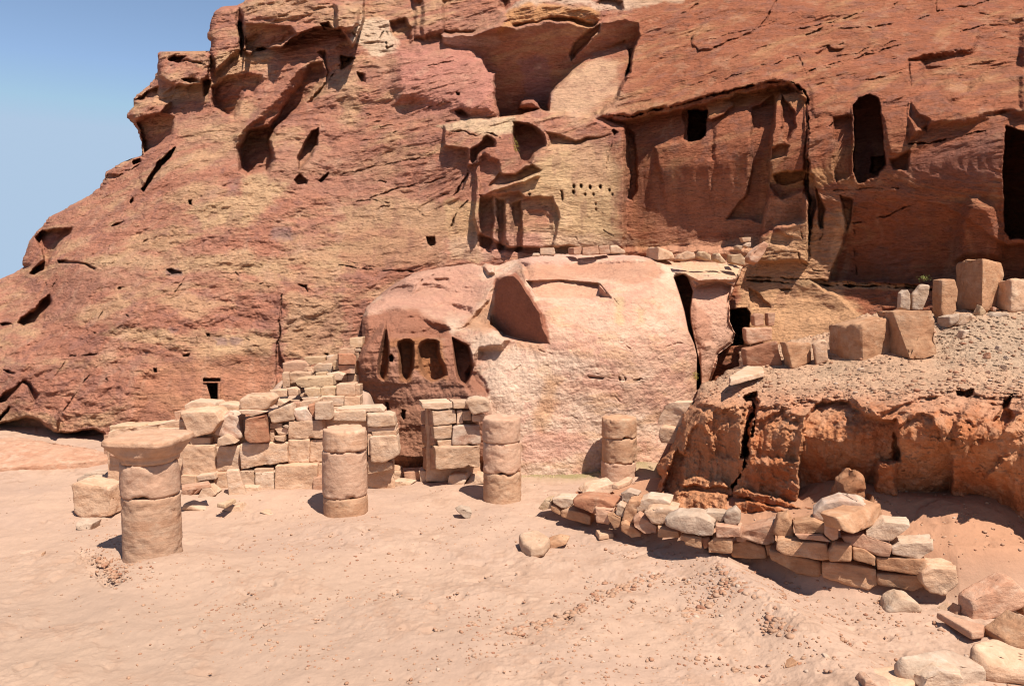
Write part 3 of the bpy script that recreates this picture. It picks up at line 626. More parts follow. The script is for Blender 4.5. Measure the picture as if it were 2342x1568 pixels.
    for q in ('1900,760 1990,830', '1190,970 1230,940', '1300,960 1420,940', '1360,830 1440,860', '2240,800 2342,785', '1750,990 1850,1030 1950,1040 2050,1030 2130,1050', '1870,480 1900,520',
              '1880,1150 1910,1190', '1570,1280 1620,1300'):
        R.crack(px('e', q), 1.5, .07, True)
    for q in ('1690,1010 1800,1020 1790,1035 1700,1025', '1900,1020 1910,1015 1920,1040 1905,1045', '1940,1015 1955,1020 1950,1045', '2010,1040 2060,1025 2050,1045'):
        p(px('e', q), .12, 1.5, 1)
    # the gap, the leaning pillar and the undercut at the right end
    p(px('f', '-60,320 0,315 40,325 110,360 230,350 340,385 325,480 322,640 365,720 345,790 250,860 220,960 190,1060 100,1110 97,1000 100,870 80,790 40,700 10,560 -20,450'), .42, 5, 2, warp=False)
    gap = px('f', '-60,335 0,315 30,330 70,430 60,490 50,560 55,640 78,760 98,850 120,960 125,1110 95,1110 98,1000 100,870 80,790 40,700 10,560 -22,450')
    p(gap, 1.9, 3, 1.6, warp=False)
    p(px('f', '58,500 90,495 130,520 160,620 190,740 200,800 160,840 100,850 75,740 52,600'), -.12, 16, 5)
    p(px('f', '105,850 150,780 200,775 232,810 235,900 215,960 190,1060 110,1110 105,960'), -.18, 10, 3, warp=False)
    p(px('f', '-60,300 20,290 230,290 380,330 370,360 230,365 90,410 20,320'), -.35, 6, 2)
    R.crack(px('f', '0,300 120,320 230,330 375,350'), 1.5, .1, True)
    p(px('f', '345,400 400,350 440,340 430,370 370,430'), 1, 3, 2)
    # everything outside the outline drops back behind the cliff
    OUT = px('e', '148,1850 90,1600 95,1200 85,900 140,790 142,620 165,545 250,470 330,395 500,300 650,270 900,235 960,250 990,235 1080,250 1130,225 1270,195 1500,172 1900,170 2150,195 2290,225 2400,222 2570,225') \
        + px('f', '240,210 300,225 420,260 395,330 372,350 350,420 325,480 325,640 365,720 345,790 250,860 230,960 190,1060 130,1130 170,1900')
    w, k = R.mask(OUT, 1.0, 1.0, True)
    full = np.zeros_like(U, dtype=np.float32); full[w] = k
    w2, k2 = R.mask(OUT, 9, 1.0, True); rim = np.zeros_like(full); rim[w2] = k2
    R.Y += (1 - full) * 4.5 + (1 - rim) * .25
    # colour
    n1 = fbm(x * .6, y * .6, s * 1.2, 5, .6, 41); n2 = fbm(x * 1.2, y * 1.2, s * 4, 4, .6, 42); n3 = fbm(x * 3, y * 3, z * 3, 4, .6, 43)
    R.col = mixc(np.broadcast_to(arr((0.644, 0.414, 0.304)), U.shape + (3,)), arr((0.681, 0.502, 0.387)), sst(-.3, .5, n1))
    R.col = mixc(R.col, arr((0.607, 0.378, 0.220)), sst(.1, .6, n2) * .45)
    R.col = mixc(R.col, arr((0.552, 0.282, 0.220)), sst(.15, .6, n3 - n1 * .5) * .40)
    Pn = R.paint
    Pn(px('e', '90,1700 95,880 150,780 300,760 700,740 800,700 880,780 900,980 1010,1120 1000,1200 1050,1700'), (0.414, 0.207, 0.141), .9, 6, 8, 8)
    Pn(px('e', '140,600 320,570 480,550 560,600 700,650 760,720 760,760 300,790 240,790 140,800'), (0.386, 0.167, 0.106), .85, 6, 6, 6)  # shade under the rim above the niches painted brown
    Pn(px('e', '500,750 700,750 720,1040 500,940'), (0.423, 0.194, 0.088), .6, 8, 8, 6)
    Pn(px('e', '390,1200 620,1250 600,1700 390,1700'), (0.423, 0.229, 0.123), .7, 10, 14, 8)
    Pn(px('e', '350,250 950,240 1000,400 900,600 700,560 200,560 300,420'), (0.570, 0.317, 0.238), .75, 10, 12, 10)
    Pn(px('e', '260,460 330,400 430,370 500,400 460,460'), (0.350, 0.194, 0.150), .6, 8, 8, 8)
    Pn(px('e', '1060,330 1200,300 1300,440 1400,600 1440,800 1300,790 1010,680'), (.30, .125, .08), .97, 4, 4, 5)  # self-shade of the left-facing facet painted dark
    Pn(px('e', '800,690 1050,460 1050,680 980,700'), (0.534, 0.299, 0.176), .7, 6, 8, 6)
    Pn(px('e', '1180,760 1400,790 1400,860 1200,830'), (0.534, 0.282, 0.158), .7, 8, 10, 8)
    Pn(px('e', '1230,230 2150,210 2200,300 2170,370 1270,350'), (0.497, 0.264, 0.176), .8, 8, 8, 10)
    Pn(px('e', '1180,200 1280,180 1900,165 2140,200 1280,240'), (0.589, 0.370, 0.299), .8, 6, 8, 8)
    Pn(px('e', '1300,380 1770,385 1770,470 1340,465'), (0.552, 0.317, 0.211), .7, 5, 6, 6)
    Pn(px('e', '1880,480 1930,480 1920,660 1880,640'), (0.570, 0.440, 0.246), .6, 6, 8, 8); Pn(px('e', '2040,560 2080,560 2070,640 2040,640'), (0.570, 0.440, 0.246), .5, 6, 8, 8)
    Pn(px('e', '1430,1050 1500,1050 1440,1300 1360,1440 1330,1300'), (0.552, 0.326, 0.176), .6, 8, 14, 10)
    Pn(px('e', '1340,920 1440,910 1440,990 1350,980'), (0.534, 0.352, 0.176), .6, 8, 10, 8)
    Pn(px('e', '1000,820 1600,840 1700,980 1000,1000'), (0.699, 0.528, 0.414), .6, 20, 20, 14)
    Pn(px('e', '1250,1400 1600,1370 1700,1500 1500,1600 1250,1600'), (0.607, 0.334, 0.264), .6, 10, 14, 14)
    Pn(px('f', '0,360 380,360 380,1100 100,1100 0,600'), (0.570, 0.334, 0.238), .8, 6, 8, 8)
    Pn(px('f', '60,500 190,600 200,760 80,800'), (0.423, 0.211, 0.141), .7, 6, 6, 6)
    Pn(px('f', '0,230 400,240 390,340 0,310'), (0.626, 0.440, 0.290), .8, 5, 5, 6)
    R.paint(px('k', '1300,60 1230,500 1230,660 1330,660 1345,300 1440,290 1460,680 1580,690 1620,520 1800,700 1990,620 1900,200 1340,190'), (.38, .175, .085), .8, 4, 4, 4)  # shade inside the first three niches painted brown
    R.paint(px('e', '760,745 870,800 905,950 855,1075 790,1010 775,900'), (.38, .175, .085), .8, 3, 3, 3)  # shade inside the fourth niche painted brown
    R.paint(px('e', '100,1000 100,1700 560,1700 560,1200 860,1150 1000,1130 980,1050 700,1080 300,1060'), (.38, .19, .13), .75, 8, 10, 8)
    R.paint(px('e', '140,640 320,560 480,540 600,600 700,640 760,720 900,860 1000,1100 900,1110 740,1040 700,740 500,740 300,760 260,1040 130,1000 120,820'), (.38, .175, .115), .7, 6, 8, 6)  # deepens the painted shade above the niches and at the block's left end
    # footing stained olive by dead grass
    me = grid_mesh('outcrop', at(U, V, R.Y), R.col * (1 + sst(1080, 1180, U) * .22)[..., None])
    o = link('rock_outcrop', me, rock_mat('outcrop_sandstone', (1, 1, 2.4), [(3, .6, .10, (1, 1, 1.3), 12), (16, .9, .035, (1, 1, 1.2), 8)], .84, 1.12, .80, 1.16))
    tag(o, 'pale carved sandstone outcrop with four dark niches and a smooth face behind the columns', 'rock outcrop', kind='structure')
    return R
outR = build_outcrop()

# ================================================================== the dug earth bank on the right
def build_bank():
    us = np.arange(1465, 2480, 1.5); vs = np.arange(640, 1345, 1.5)
    U, V = np.meshgrid(us, vs)
    ctrl = [(1500,1130,12.0),(1560,1170,11.35),(1500,1000,12.4),(1600,915,12.0),(1600,1060,11.6),(1680,910,11.6),(1680,1160,10.95),(1800,900,11.1),(1800,1150,10.5),
            (1950,890,10.7),(1950,1150,10.1),(2100,880,10.3),(2100,1150,9.8),(2170,880,10.15),(2170,1150,9.75),(2260,880,10.1),(2255,1215,9.4),(2342,880,9.95),(2342,1270,8.8),(2480,900,9.6),(2480,1330,8.2),(1960,1300,9.7),(1600,1300,11.0),
            (1640,865,12.9),(1780,842,12.8),(1960,822,12.5),(2140,815,12.2),(2342,830,11.2),(2480,840,10.2),(1600,860,13.6),(1560,900,13.4),(1480,960,13.4),
            (1690,800,14.2),(1850,790,13.9),(1980,700,15.0),(2100,735,13.7),(2200,718,13.5),(2342,712,13.4),(2480,706,13.4),(2342,770,12.2),(2200,770,12.6),(1700,640,16),(2100,650,15.5),(2400,660,14.6)]
    Y = tps(ctrl, U, V) - .18 * sst(850, 950, V)
    R = Relief(U, V, Y, 5.0, 0.04, 51)
    R.rn = fbm(U * .03, V * .05, 0 * U, 4, .6, 54)
    P = at(U, V, Y); x, y, z = P[..., 0], P[..., 1], P[..., 2]
    face = sst(875, 915, V + 10 * R.rn) * 1.0
    lump = fbm(x * 1.4, y * 1.4, z * 1.0, 5, .55, 52); rid = ridge(x * 3.2, y * 3.2, z * 2.6, 5, 53); col_ = fbm(x * 5, y * 5, z * .8, 3, .6, 57); sm = fbm(x * 11, y * 11, z * 11, 3, .6, 58)
    blk = fbm(np.round(x * 3.2 + .6 * sm) * .7, y * .5, np.round(z * 5 + .5 * lump) * .9, 2, .5, 59)
    R.Y += -(face * (.08 * lump + .022 * rid + .055 * col_ + .018 * sm + .025 * blk) + (1 - face) * (.05 * lump + .04 * rid + .05 * sm))
    p = R.push
    # overhanging crust along the lip
    p(px('f', '60,1160 200,1060 520,1080 800,1090 910,1060 1560,1050 2342,1060 2700,1050 2700,1180 2342,1150 2080,1170 1880,1100 1560,1200 1330,1290 1100,1150 930,1190 780,1200 700,1230 520,1230 300,1240 60,1210'), -.16, 8, 3)
    p(px('f', '840,1290 920,1200 1100,1170 1200,1230 1330,1300 1460,1310 1480,1430 1500,1600') + px('i', '1340,40 1330,200 1300,330 800,330 790,100'), .5, 6, 3, grad=((1950, 930), .34, (1950, 1140), .50))
    p(px('f', '1500,1330 1650,1260 1720,1300 1850,1560 1860,2050 1480,2050 1440,1420'), .34, 5, 3, grad=((2100, 960), .12, (2100, 1110), .26))
    p(px('f', '190,1250 250,1220 350,1250 400,1290 390,1400 380,1600 190,1590 200,1400'), .16, 20, 6)
    p(px('f', '560,1290 700,1240 760,1280 840,1290 800,1600 480,1600 490,1330'), .22, 14, 4)
    p(px('f', '1870,1110 1990,1090 2000,1140 1960,1180 1880,1150'), .35, 6, 2)
    p(px('f', '2160,1290 2200,1170 2260,1150 2230,1240 2280,1290 2200,1390 2130,1320'), .4, 6, 3)
    # the deep vertical crack
    R.crack(px('f', '470,1120 475,1180 500,1260 450,1330 440,1400 430,1568') + px('i', '430,20 400,120 350,190 330,330 325,400'), 4.5, 1.1, True)
    R.crack(px('f', '510,1130 520,1220 500,1320 470,1420'), 4, .7, True)
    p(px('f', '415,1150 515,1110 515,1230 470,1340 455,1400 450,1568 405,1568 410,1350 430,1240'), .6, 4, 3)
    # ledges at the foot of the left part
    for q, d_ in (('0,150 80,130 250,150 320,190 320,215 0,200', -.16), ('0,225 150,235 310,260 315,400 -60,420 -100,300', -.26), ('340,230 420,215 600,260 800,330 930,340 900,365 700,345 480,300 380,260', -.22),
                  ('380,290 520,300 700,350 800,400 330,400 340,300', -.32)):
        p(px('i', q), d_, 5, 2)
    p(px('f', '0,1260 60,1230 140,1240 180,1300 180,1420 110,1350 60,1400 20,1500 0,1600'), -.14, 6, 3)
    p(px('i', '-180,300 -140,250 -120,330 -60,260 0,200 20,0 -40,-60'), .3, 8, 3)
    # the far right buttress stands nearer and throws its shade
    p(px('i', '1910,-30 1900,120 1880,200 1930,310 2000,480 2342,680 2600,760 2600,-420 2342,-420 2250,-300 2100,-200 2000,-120'), .45, 20, 4, grad=((2200, 930), -.25, (2240, 1200), .30))
    p(px('f', '1900,1250 1990,1180 2100,1170 2120,1230 2040,1330 1980,1480 1930,1600 1880,1500 1850,1400'), -.20, 10, 4)
    p(px('i', '2060,150 2200,10 2280,0 2220,110 2130,170'), -.15, 6, 3)
    # outline
    OUT = [(1495,1400),(1497,1128),(1510,1090),(1505,1060),(1538,1020),(1548,990),(1562,950),(1590,908),(1604,880),(1640,865),(1668,842),(1690,838),(1690,805),(1760,790),(1890,760),(1980,715),(2100,725),(2170,700),(2230,712),(2342,700),(2550,690),(2550,1400)]
    w, k = R.mask(OUT, 1.2, 1.2, True); full = np.zeros_like(U, dtype=np.float32); full[w] = k
    w2, k2 = R.mask(OUT, 14, 1.0, True); rim = np.zeros_like(full); rim[w2] = k2
    R.Y += (1 - full) * 5 + (1 - rim) * .35
    n1 = fbm(x * 1.1, y * 1.1, z * 1.4, 5, .6, 61); n3 = fbm(x * 5, y * 5, z * 5, 4, .6, 63); n4 = fbm(x * 3, y * 3, z * .5, 4, .6, 64)
    FC, FC2, TOPC = arr((.43, .175, .085)), arr((.49, .235, .125)), arr((.47, .33, .24))
    R.col = mixc(np.broadcast_to(FC, U.shape + (3,)), FC2, sst(-.2, .45, n1))
    R.col = mixc(R.col, arr((.54, .33, .21)), sst(.2, .6, n4) * .4)
    crust = sst(985, 900, V + 26 * R.rn + 10 * n3)
    R.col = mixc(R.col, arr((.50, .295, .205)), crust * .85)
    R.col = mixc(R.col, arr((.54, .35, .25)), sst(.1, .5, n3) * .35)
    R.col = mixc(R.col, TOPC, (1 - face) * .85)
    Pn = R.paint
    Pn(px('f', '1750,620 2342,580 2800,560 2800,960 2342,980 2000,900 1750,880'), (.42, .325, .25), .8, 14, 30, 18)
    Pn(px('f', '940,900 1100,890 1200,960 1000,1060 900,1000'), (.42, .31, .23), .6, 8, 12, 10)
    Pn(px('f', '0,1230 400,1200 470,1600') + px('i', '330,400 -100,400'), (.52, .28, .16), .55, 14, 14, 10)
    me = grid_mesh('bank', at(U, V, R.Y), R.col * arr((1.46, 1.42, 1.34)))
    o = link('earth_bank', me, rock_mat('bank_earth', (1, 1, 1.2), [(5, .9, .10, (1, 1, .7), 10), (22, 1.0, .035, (1, 1, 1), 8)], .8, 1.18))
    tag(o, 'orange red cut earth bank with a crumbling grey crust and a dark vertical crack', 'earth bank', kind='structure')
    return R
bankR = build_bank()

# ================================================================== the sand
def gp(u, v, z=0.0):
    q = onz(u, v, z); return q[:2]
WALLFOOT = [gp(*q) for q in [(1225,1168),(1300,1195),(1345,1212),(1420,1228),(1500,1252),(1600,1280),(1650,1278),(1740,1300),(1800,1322),(1880,1342),(1960,1352),(2030,1352),(2110,1362),(2200,1380),(2342,1385)]]
def polysd(X, Yy, pts):
    d = np.full(X.shape, 1e9); ins = np.zeros(X.shape, bool); n = len(pts)
    for i in range(n):
        ax, ay = pts[i]; bx, by = pts[(i + 1) % n]; ex, ey = bx - ax, by - ay
        t = np.clip(((X - ax) * ex + (Yy - ay) * ey) / (ex * ex + ey * ey + 1e-9), 0, 1)
        d = np.minimum(d, (X - ax - t * ex) ** 2 + (Yy - ay - t * ey) ** 2)
        if ay != by: ins ^= ((ay > Yy) != (by > Yy)) & (X < (bx - ax) * (Yy - ay) / (by - ay) + ax)
    d = np.sqrt(d); return np.where(ins, -d, d)
def linesd(X, Yy, pts):
    d = np.full(X.shape, 1e9)
    for (ax, ay), (bx, by) in zip(pts[:-1], pts[1:]):
        ex, ey = bx - ax, by - ay; t = np.clip(((X - ax) * ex + (Yy - ay) * ey) / (ex * ex + ey * ey), 0, 1)
        d = np.minimum(d, (X - ax - t * ex) ** 2 + (Yy - ay - t * ey) ** 2)
    return np.sqrt(d)
TERR = WALLFOOT + [(14, 8.2), (14, 13), (gp(1500, 1100, .2)[0], 13.4), (gp(1330, 1120)[0] + .2, 13.0)]
def ground_h(X, Yy):
    X = np.asarray(X, float); Yy = np.asarray(Yy, float)
    h = 0.10 * fbm(X * .25, Yy * .25, 0 * X, 3, .5, 71) + 0.035 * fbm(X * 1.1, Yy * 1.1, 0 * X, 3, .5, 72)
    s = polysd(X, Yy, TERR)
    xs = sst(-.5, 4.5, X)
    h = h + sst(0.02, -.42, s) * (.10 + .42 * sst(1.8, 4.4, X)) + sst(-.4, -1.4, s) * (.08 + .26 * sst(3.7, 4.6, X))
    def bumpg(u, v, r, a, ry=None):
        q = gp(u, v); return a * np.exp(-(((X - q[0]) / r) ** 2 + ((Yy - q[1]) / (ry or r)) ** 2))
    h = h + bumpg(1530, 1010, .9, .9, 1.2) + bumpg(1480, 1075, .8, .22, .7) + bumpg(1700, 1180, 1.0, .12)
    h = h - .07 + bumpg(420, 1275, .5, .06) + bumpg(790, 1200, .7, .07) + bumpg(620, 1130, 2.2, .10, .6) + bumpg(1150, 1165, .7, .05)
    rl = [gp(*q) for q in [(1560,1235),(1650,1300),(1700,1350),(1770,1400),(1850,1460),(1960,1560),(2050,1700)]]
    d = linesd(X, Yy, rl); h = h + .17 * np.exp(-(d / .42) ** 2)
    q = gp(1250, 1480); h = h + .07 * np.exp(-(((X - q[0]) / 1.6) ** 2 + ((Yy - q[1]) / 1.0) ** 2))
    # rubble terrace behind the masonry wall
    t = sst(-5.5, -4.4, X) * sst(-2.3, -2.7, X); h = h + t * (1.12 * sst(13.15, 13.4, Yy) + .5 * sst(13.8, 15.2, Yy))
    # the sand climbs to the left cliff foot
    h = h + sst(13, 17, Yy) * sst(-4, -7, X) * .12
    return h
def build_ground():
    vs = np.concatenate([np.arange(1900, 1620, -6), np.arange(1620, 1000, -1.25), np.arange(1000, 850, -4)])
    Yr = np.array([onz(CU, v)[1] for v in vs]); Yr = np.concatenate([[-2500, -40, .6], Yr, [60, 300, 3000]])
    us = np.concatenate([[-900000, -9000, -1800, -700], np.arange(-300, 2650, 1.8), [3000, 4200, 12000, 900000]])
    X = (us[None] - CU) / F * np.maximum(np.abs(Yr[:, None]), 3.0); YY = np.repeat(Yr[:, None], len(us), 1)
    near = ((np.abs(X) < 40) & (YY > -10) & (YY < 40)).astype(float)
    h = ground_h(X, YY) * near
    a = fbm(X * 2.6, YY * 2.6, 0 * X, 4, .6, 75); b = fbm(X * 9, YY * 9, 0 * X, 4, .6, 76)
    pm = sst(-.05, .45, fbm(X * .7, YY * .9, 0 * X, 4, .6, 77) + .35 * np.exp(-((X + .3) ** 2 / 14 + (YY - 8.5) ** 2 / 5)))     # trampled patches
    c = ridge(X * 7, YY * 7, 0 * X, 4, 78)
    foot = np.clip(gn(X * 4.2, YY * 5.5, 0 * X + 3) - .25, 0, 1)
    h = h + near * (.006 * a + .004 * b + pm * (.018 * c - .10 * foot) )
    rl = [gp(*q) for q in [(1560,1235),(1650,1300),(1700,1350),(1770,1400),(1850,1460)]]
    d = linesd(X, YY, rl); h = h + near * .05 * np.exp(-(d / .14) ** 2) * ridge(X * 6, YY * 6, 0 * X, 4, 79)
    # low scarp left of the capped column
    rs = [gp(*q) for q in px('g', '590,610 600,670 650,680 680,750 730,790 770,830')]
    d = linesd(X, YY, rs); h = h + near * np.exp(-(d / .12) ** 2) * (-.10 + .10 * c)
    P = np.stack([X, YY, h], -1)
    S1, S2, S3 = arr((.62, .442, .338)), arr((.58, .415, .325)), arr((.66, .42, .28))
    n = fbm(X * .35, YY * .5, 0 * X, 4, .55, 81); m2 = fbm(X * 3, YY * 3, 0 * X, 4, .6, 82)
    col = mixc(np.broadcast_to(S1, X.shape + (3,)), S2, sst(-.2, .5, n))
    q = gp(150, 1480); g = np.exp(-(((X - q[0]) / 4.2) ** 2 + ((YY - q[1]) / 2.6) ** 2)); col = mixc(col, arr((.49, .365, .28)), g * .7)
    col = mixc(col, arr((.50, .34, .25)), pm * sst(-.1, .4, m2) * .6)
    s = polysd(X, YY, TERR); col = mixc(col, arr((.56, .315, .20)), sst(.05, -.4, s) * .95 * sst(-.5, 1.5, X))
    q = gp(1330, 1078); g = np.exp(-(((X - q[0]) / 1.5) ** 2 + ((YY - q[1]) / .42) ** 2)); col = mixc(col, arr((.36, .31, .16)), np.clip(g * (1.2 + m2), 0, 1) * .9)
    me = grid_mesh('sand', P, col)
    o = link('sand_ground', me, rock_mat('desert_sand', (1, 1, 1), [(7, .3, .03, (1, 1, 1), 10), (40, .6, .008, (1, 1, 1), 6)], .94, 1.05, .92, 1.06))
    tag(o, 'pale pink desert sand, trampled and scattered with crumbs', 'sand', kind='structure')
build_ground()
# ================================================================== stones
def rough_mesh(bm, cell, amp, seed, hi=0.35):
    bmesh.ops.triangulate(bm, faces=bm.faces[:])
    for _ in range(5):
        long = [e for e in bm.edges if e.calc_length() > cell]
        if not long or len(bm.verts) > 9000: break
        bmesh.ops.subdivide_edges(bm, edges=long, cuts=1)
        bmesh.ops.triangulate(bm, faces=[f for f in bm.faces if len(f.verts) > 3])
    bm.normal_update()
    so_ = Vector((seed * 3.71, seed * 1.93, seed * 0.77))
    for v_ in bm.verts:
        p = v_.co
        n = mnoise.fractal(p * 2.6 + so_, 1.0, 2.0, 3) + hi * mnoise.fractal(p * 11 + so_, 0.9, 2.1, 3)
        c = mnoise.noise(p * 6.5 + so_ * 2)
        if c > 0.28: n -= (c - 0.28) * 1.9                      # spalls knocked out of the faces and arrises
        v_.co = p + v_.normal * (amp * n)
_seed = [0]
def stone(name, tagc, pts, Y, t=0.3, mat='T', kind='p', yaw=0, parent=None, bev=0.07, amp=0.85, z=None, lean=0.0, cell=None):
    _seed[0] += 1; sd = _seed[0]; rnd = random.Random(sd)
    q = px(tagc, pts)
    if len(q) == 2: (a, b), (c, d) = q[0][:2], q[1][:2]; q = [(a, b), (c, b), (c, d), (a, d)]
    uc = sum(p[0] for p in q) / len(q); vc = sum(p[1] for p in q) / len(q); vmin = min(p[1] for p in q); vmax = max(p[1] for p in q)
    co = []
    if kind == 'f':                                            # a slab lying down: its top outline at level z
        top = [onz(p[0], p[1], z + (p[2] if len(p) > 2 else 0)) for p in q]
        cx = np.mean(top, 0)
        co = [tuple(p) for p in top] + [tuple(cx + (p - cx) * 1.04 + np.array([0, 0, -t])) for p in top]
    else:
        ta = math.tan(math.radians(yaw)); sx, sy = -math.sin(math.radians(yaw)), math.cos(math.radians(yaw))
        c0 = at(uc, vc, Y)
        def front(u, v, dY):
            P = at(u, v, Y + dY)
            for _ in range(3): P = at(u, v, Y + dY + ta * (P[0] - c0[0]) + lean * (P[2] - c0[2]))
            return P
        if kind in 'PB':                                       # a free-standing block: the vertices nearest the vanishing point lie at its back
            W = max(p[0] for p in q) - min(p[0] for p in q); Hh = vmax - vmin
            n_ = np.array([sx, sy, 0]) * t; dx, dv = CU - uc, HOR - vc; L_ = math.hypot(dx, dv) + 1e-6
            for p in q:
                dY = p[2] if len(p) > 2 else 0
                far = ((p[0] - uc) / W * dx + (p[1] - vc) / Hh * dv) / L_ > 0.06
                if far:
                    P = front(p[0], p[1], dY + t); B = P; A_ = P - n_
                else:
                    A_ = front(p[0], p[1], dY); B = A_ + n_
                if kind == 'B':
                    cF = c0; cB = c0 + n_
                    if far: A_ = A_ + (cF - A_) * .22 + n_ * .12
                    else: B = B + (cB - B) * .25
                co.append(tuple(A_)); co.append(tuple(B))
            q = []
        for p in q:
            dY = p[2] if len(p) > 2 else 0
            up = p[1] < vc - 0.15 * (vmax - vmin)
            if kind == 'b' and up:
                P = front(p[0], p[1], dY + t * 0.32); co.append(tuple(P))
                P2 = front(p[0] + (uc - p[0]) * .04, p[1] + (vc - p[1]) * .28, dY); co.append(tuple(P2))
                B = P + np.array([sx, sy, 0]) * t * .65; B[2] -= .01; co.append(tuple(B))
            else:
                P = front(p[0], p[1], dY); co.append(tuple(P)); sh = .95
                B = P + np.array([sx, sy, 0]) * t; B = B + (c0 + np.array([sx, sy, 0]) * t - B) * (1 - sh); co.append(tuple(B))
    bm = bmesh.new()
    for c in co: bm.verts.new(c)
    r = bmesh.ops.convex_hull(bm, input=bm.verts[:])
    bmesh.ops.delete(bm, geom=list({g for g in r['geom_interior'] + r['geom_unused'] if isinstance(g, bmesh.types.BMVert)}), context='VERTS')
    bmesh.ops.dissolve_limit(bm, angle_limit=0.06, verts=bm.verts[:], edges=bm.edges[:])
    A = np.array([v_.co[:] for v_ in bm.verts]); size = A.max(0) - A.min(0); ms = sorted(size)[0]; big = max(size)
    es = [e for e in bm.edges if len(e.link_faces) == 2 and e.calc_face_angle(0) > 0.35]
    bk = bm.copy(); lo_, hi_ = A.min(0) - .02, A.max(0) + .02
    try: bmesh.ops.bevel(bm, geom=es, offset=max(.006, bev * min(ms, .35)), segments=2, profile=0.6, affect='EDGES', clamp_overlap=True)
    except Exception: pass
    B_ = np.array([v_.co[:] for v_ in bm.verts])
    if (B_.min(0) < lo_).any() or (B_.max(0) > hi_).any(): bm.free(); bm = bk
    else: bk.free()
    bmesh.ops.recalc_face_normals(bm, faces=bm.faces[:])
    rough_mesh(bm, cell or max(.022, min(.06, big / 13)), amp * max(.006, min(.028, ms * .07)), sd)
    bmesh.ops.recalc_face_normals(bm, faces=bm.faces[:])
    base = Vector(((A[:, 0].min() + A[:, 0].max()) / 2, (A[:, 1].min() + A[:, 1].max()) / 2, A[:, 2].min()))
    if parent is None:
        for v_ in bm.verts: v_.co -= base
    me = bpy.data.meshes.new(name); bm.to_mesh(me); bm.free()
    me.polygons.foreach_set('use_smooth', [True] * len(me.polygons))
    o = link(name, me, MATS[mat] if isinstance(mat, str) else mat, parent)
    if parent is None: o.location = base
    return o
def lookup(R, u, v):
    us, vs = R.U[0], R.V[:, 0]
    return float(R.Y[min(max(int(np.searchsorted(vs, v)), 0), len(vs) - 1), min(max(int(np.searchsorted(us, u)), 0), len(us) - 1)])
def sandY(u, v):
    z = 0.0
    for _ in range(8):
        p = onz(u, v, z); z = .5 * z + .5 * float(ground_h(p[0], p[1]))
    return float(onz(u, v, z)[1]), z
def stones(parent, text, name='stone'):
    for ln in text.strip().splitlines():
        h, pts = ln.split(':'); h = h.split()
        mat, tg, kind, Y, t = h[0], h[1], h[2], float(h[3]), float(h[4]); yaw = float(h[5]) if len(h) > 5 else 0
        zz = None
        if kind == 'f': zz = Y
        stone(name, tg, pts.strip(), Y, t, mat, kind, yaw, parent, z=zz)

